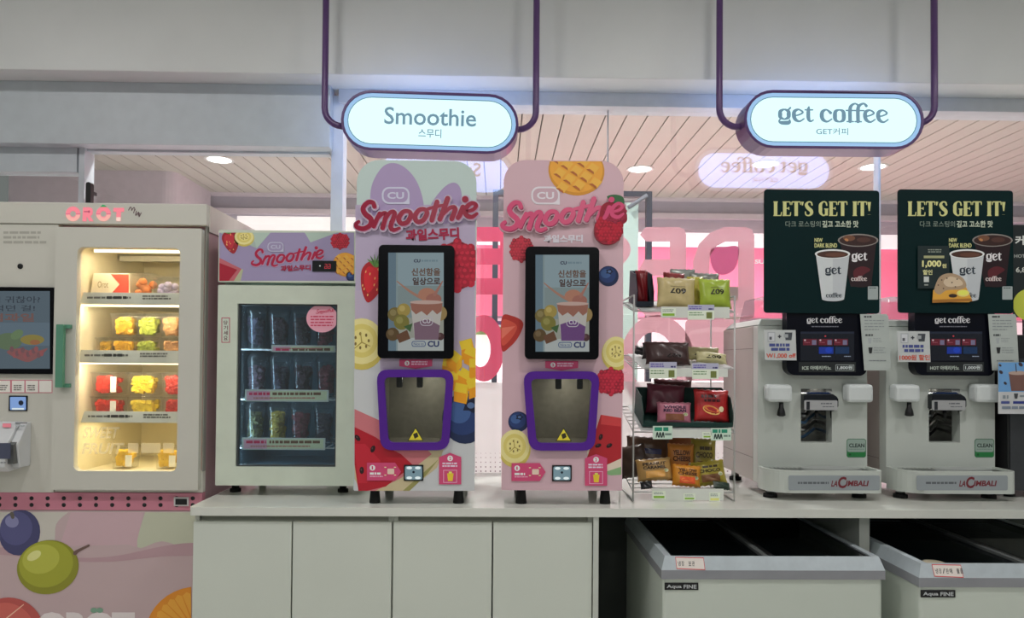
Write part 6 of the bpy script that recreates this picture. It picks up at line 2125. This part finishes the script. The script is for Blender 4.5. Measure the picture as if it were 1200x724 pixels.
# offer cards taped to the machines
def offer(px, py, w, h, label, l1, l2, big, kor):
    Y = YCF - .06
    c = at(px + w / 2, py + h, Y)
    x0, x1, z0, z1 = rect(px, py, px + w, py + h, Y)
    t = MB().prism([(x0, z1), (x1 - .004, z1), (x1, z0), (x0 + .004, z0)], Y, Y + .0025).build('offer_card', mat('card_white', (204, 208, 208), 0.5))
    tag(t, label, 'card', 'offer cards on the coffee machines')
    A = Art(front(Y - .0003))
    A.rc(px + 4, py + 2.5, px + 13, py + 14, (140, 144, 148)); A.rc(px + 5, py + 3.5, px + 12, py + 13, (170, 172, 176)); A.rc(px + 6, py + 8, px + 9, py + 11.5, (70, 72, 80))
    A.rc(px + 16, py + 7, px + 20, py + 8.4, (40, 42, 50)); A.rc(px + 17.3, py + 5.7, px + 18.7, py + 9.7, (40, 42, 50))
    A.poly([(px + 24, py + 3), (px + 33, py + 3), (px + 32, py + 12), (px + 25, py + 12)], (54, 58, 64)); A.rc(px + 23, py + 5, px + 28, py + 9, (136, 140, 142))
    A.lines(px + 6, py + 16, px + w - 8, py + 20, 1, (58, 66, 118), .85, .05)
    A.lines(px + 8, py + 21, px + w - 8, py + 25, 1, (58, 66, 118), .85, .05)
    A.text(big, px + 2.5, py + 27.5, px + w - 1, py + h - 2, (176, 62, 38), 0.018)
    A.build('card_print', M_paper, t)
offer(895.5, 386.5, 38, 35.5, 'white offer card reading one thousand won off on the iced coffee machine', '', '', 'W1,000 off', 0)
offer(1051.5, 388, 39, 36, 'white offer card with red Korean discount line on the hot coffee machine', '', '', '1000원 할인', 1)

# ------------------------------------------------------------------ posters standing on the coffee machines
M_board = mat('poster_board_green', (6, 36, 38), 0.45, 0, 0.05, 6, spec=0.15)
YPO = YCF - .055
def poster(px0, label, off, discount):
    x0, x1, z0, z1 = rect(px0, 222.5, px0 + 135, 367, YPO)
    t = thing('coffee_poster', label, 'poster', ((x0 + x1) / 2, YPO, z0), (0, 0, 0), 'green coffee posters')
    MB().prism(rrect(x0, x1, z0, z1, .012, 5), YPO, YPO + .006).build('board', M_board, t, bevel=0.001)
    P = lambda x: x + off
    A = Art(front(YPO - .0003))
    slab(A, "LET'S GET IT!", P(906), 236, P(1021), 253, (172, 172, 116))
    A.build('poster_headline', M_print, t)
    A = Art(front(YPO - .0003))
    A.text('다크 로스팅의', P(920.5), 259, P(961.5), 266, (116, 128, 118), 0.0)
    A.text('깊고 고소한 맛', P(963.5), 258.5, P(1006), 266.5, (160, 168, 152), 0.03)
    A.build('poster_tagline', M_print, t)
    A = Art(front(YPO - .0003))
    A.text('NEW', P(954.5), 279, P(964), 283.5, (176, 176, 120), 0.03)
    A.text('DARK BLEND', P(954.5), 285, P(981), 290, (176, 176, 120), 0.03)
    A.build('blend_name', M_print, t)
    A = Art(front(YPO - .0006))
    # iced cup
    A.poly([(P(984), 283), (P(1027), 283), (P(1021), 335), (P(997), 336)], (28, 10, 16))
    A.el(P(1009), 333, 13, 3.5, (30, 12, 18))
    A.poly(catmull([(P(1000), 318), (P(1010), 312), (P(1020), 316), (P(1012), 322), (P(1004), 330)], 4, True), (74, 22, 30))
    A.el(P(1005.5), 281.5, 23.8, 7.6, (118, 112, 108)); A.el(P(1005.5), 281.7, 22, 6.3, (44, 24, 22)); A.el(P(995), 279, 7, 3.4, (96, 62, 44)); A.el(P(1012), 281, 8, 3, (66, 40, 34))
    A.el(P(992), 281, 2.4, 1.6, (160, 110, 70), 20, 10)
    words(A, SERIF_GET, (95, 110, 405, 272), (P(998), 296, P(1016), 307), (196, 194, 196), 3)
    words(A, SERIF_COFFEE, (465, 75, 1068, 240), (P(997.5), 323.5, P(1016), 329), (186, 174, 172), 3)
    A.build('iced_cup_print', M_print, t)
    A = Art(front(YPO - .0032))
    A.poly([(P(956), 298), (P(995.5), 298), (P(989.5), 349), (P(963), 349)], (172, 176, 178))
    A.poly([(P(976), 298), (P(995.5), 298), (P(989.5), 349), (P(976), 349)], (160, 164, 168))
    A.el(P(976.2), 350, 13.2, 3, (164, 168, 172))
    A.el(P(975.6), 297.5, 20.8, 5.6, (190, 192, 192)); A.el(P(975.6), 298, 18.4, 4.1, (60, 36, 28)); A.el(P(979), 298.5, 12, 2.4, (84, 52, 40))
    words(A, SERIF_GET, (95, 110, 405, 272), (P(967), 312.5, P(985.5), 323), (34, 44, 54), 3)
    words(A, SERIF_COFFEE, (465, 75, 1068, 240), (P(968), 343, P(986.5), 348.3), (34, 44, 54), 3)
    A.build('hot_cup_print', M_print, t)
    A = Art(front(YPO - .0006))
    A.rc(P(1017), 335.5, P(1029), 351, (132, 140, 140), .8)
    A.lines(P(1018.5), 336.8, P(1027.5), 338.6, 1, (60, 70, 70), .6, .05)
    A.build('corner_label', M_paper, t)
    if discount:
        A = Art(front(YPO - .0066))
        A.rc(P(918), 288, P(955), 338, (10, 28, 30))
        A.lines(P(930), 292, P(946), 297, 2, (120, 126, 116), .5, .1)
        A.rc(P(925), 299.5, P(949), 302.5, (140, 140, 104))
        A.text('1,000', P(923), 305, P(945.5), 314, (192, 188, 132), 0.04); A.text('원', P(946.5), 309, P(951.5), 314, (192, 188, 132), 0.02)
        A.text('할인', P(924), 316, P(935), 322, (182, 180, 130), 0.03)
        A.rc(P(925), 324, P(931), 330.5, (170, 174, 172)); A.lines(P(925.5), 333, P(930.5), 336, 1, (130, 136, 134), .5, .05)
        A.build('discount_print', M_paper, t)
        A = Art(front(YPO - .0075))
        A.poly([(P(936), 340), (P(952), 332), (P(974), 335), (P(982), 352), (P(978), 354), (P(935), 354)], (186, 138, 52))
        A.poly([(P(935), 351), (P(981), 349.5), (P(982), 353), (P(935), 354.8)], (140, 92, 34))
        A.poly(catmull([(P(938), 336), (P(944), 324), (P(956), 320), (P(970), 325), (P(975), 335), (P(968), 339), (P(952), 340), (P(944), 345), (P(938), 342)], 4, True), (146, 124, 100))
        A.poly(catmull([(P(948), 330), (P(956), 324), (P(968), 328), (P(970), 334), (P(954), 336)], 4, True), (176, 158, 134))
        for u, v in ((942, 334), (946, 328), (958, 331), (964, 327), (952, 326), (962, 336), (948, 338)):
            A.el(P(u), v, 1, .8, (60, 44, 36), 0, 6)
        A.el(P(971), 343.5, 7.5, 4.2, (206, 184, 104)); A.el(P(971), 343, 5.6, 2.9, (222, 196, 84)); A.el(P(959), 346.5, 5, 2.2, (44, 30, 26))
        A.build('bread_print', M_paper, t)
    return t
poster(895.5, 'dark green coffee poster without the bread picture', 0, False)
poster(1052.5, 'dark green coffee poster with bread and discount picture', 157.5, True)

# ------------------------------------------------------------------ right edge: black machine, menu poster, flyer
bx0 = XC2 + .434 + .03
Yk0 = .235
zk = at(1190, 585, Yk0).z
bk = thing('black_machine', 'black drinks machine with steel trim at the picture edge', 'drink machine', (bx0 + .2, .45, ZT))
box('body', bx0, bx0 + .42, Yk0 + .004, .70, ZT + .03, at(1190, 392, Yk0).z, mat('black_machine_body', (30, 31, 33), 0.35), bk, 0.004)
box('steel_edge', bx0 + .006, bx0 + .42, Yk0, Yk0 + .004, ZT + .028, at(1190, 420, Yk0).z, mat('dark_steel', (78, 80, 84), 0.35, .6, .06, 40), bk)
for xx in (bx0 + .03, bx0 + .38):
    for yy in (Yk0 + .04, .64):
        MB().lathe((xx, yy, ZT), [(0.02, 0), (0.02, .01), (0.014, .012), (0.014, .032)], 14).build('foot', M_rubber, bk)
Y = YCF - .04
x0, x1, z0, z1 = rect(1187.5, 264, 1300, 372, Y + .05)
mp_ = thing('menu_poster', 'dark menu poster with white Korean heading cut off at the picture edge', 'poster', ((x0 + x1) / 2, Y + .05, z0))
MB().prism(rrect(x0, x1, z0, z1, .004), Y + .05, Y + .055).build('board', mat('poster_charcoal', (34, 42, 44), 0.4), mp_)
box('stand', x0 + .05, x0 + .2, Y + .055, Y + .07, at(1190, 392, Yk0).z, z1 - .1, M_black, mp_)
A = Art(front(Y + .0497))
A.text('커피', 1189.5, 276, 1212, 287, (188, 190, 186), .03)
A.build('menu_heading', M_paper, mp_)
A = Art(front(Y + .0497))
A.text('HOT ICE', 1188.5, 298, 1212, 302, (150, 154, 150), .02)
A.text('6,800', 1190.5, 313, 1212, 320, (176, 178, 172), .02)
A.build('menu_prices', M_paper, mp_)
A = Art(front(Y + .0497))
A.el(1207, 357, 20, 19, (164, 170, 62), 0, 30)
A.build('green_fruit_print', M_paper, mp_)
Yl = YCF - .075
x0, x1, z0, z1 = rect(1170, 424.5, 1235, 485, Yl)
fl = box('flyer', x0, x1, Yl, Yl + .003, z0, z1, mat('flyer_white', (206, 208, 210), 0.5))
tag(fl, 'blue and white flyer with iced drink picture by the hot coffee machine', 'flyer')
A = Art(front(Yl - .0003))
A.rc(1170, 424.5, 1235, 459, (88, 132, 176))
for u, v, r in ((1173, 436, 2.6), (1178, 449, 2.2), (1196, 427, 3), (1172, 428, 1.8)):
    A.el(u, v, r, r * .7, (50, 40, 48), 40, 10)
A.poly([(1182, 437), (1204, 437), (1200, 458), (1185, 458)], (96, 68, 62)); A.el(1193, 437, 11.5, 2.4, (150, 130, 120)); A.stroke([(1190, 426, 1), (1191, 436, 1)], (50, 40, 40))
A.lines(1175, 463, 1182, 468, 1, (110, 118, 124), .8, .05); A.poly([(1188, 461), (1193, 461), (1192, 467), (1189, 467)], (50, 52, 56)); A.lines(1195, 463, 1215, 466, 1, (110, 118, 124), .6, .05)
A.rc(1173, 470, 1183, 473, (60, 70, 120)); A.rc(1187, 470, 1215, 473, (40, 50, 110)); A.lines(1174, 476, 1220, 481, 1, (100, 110, 124), .6, .05)
A.build('flyer_print', M_paper, fl)
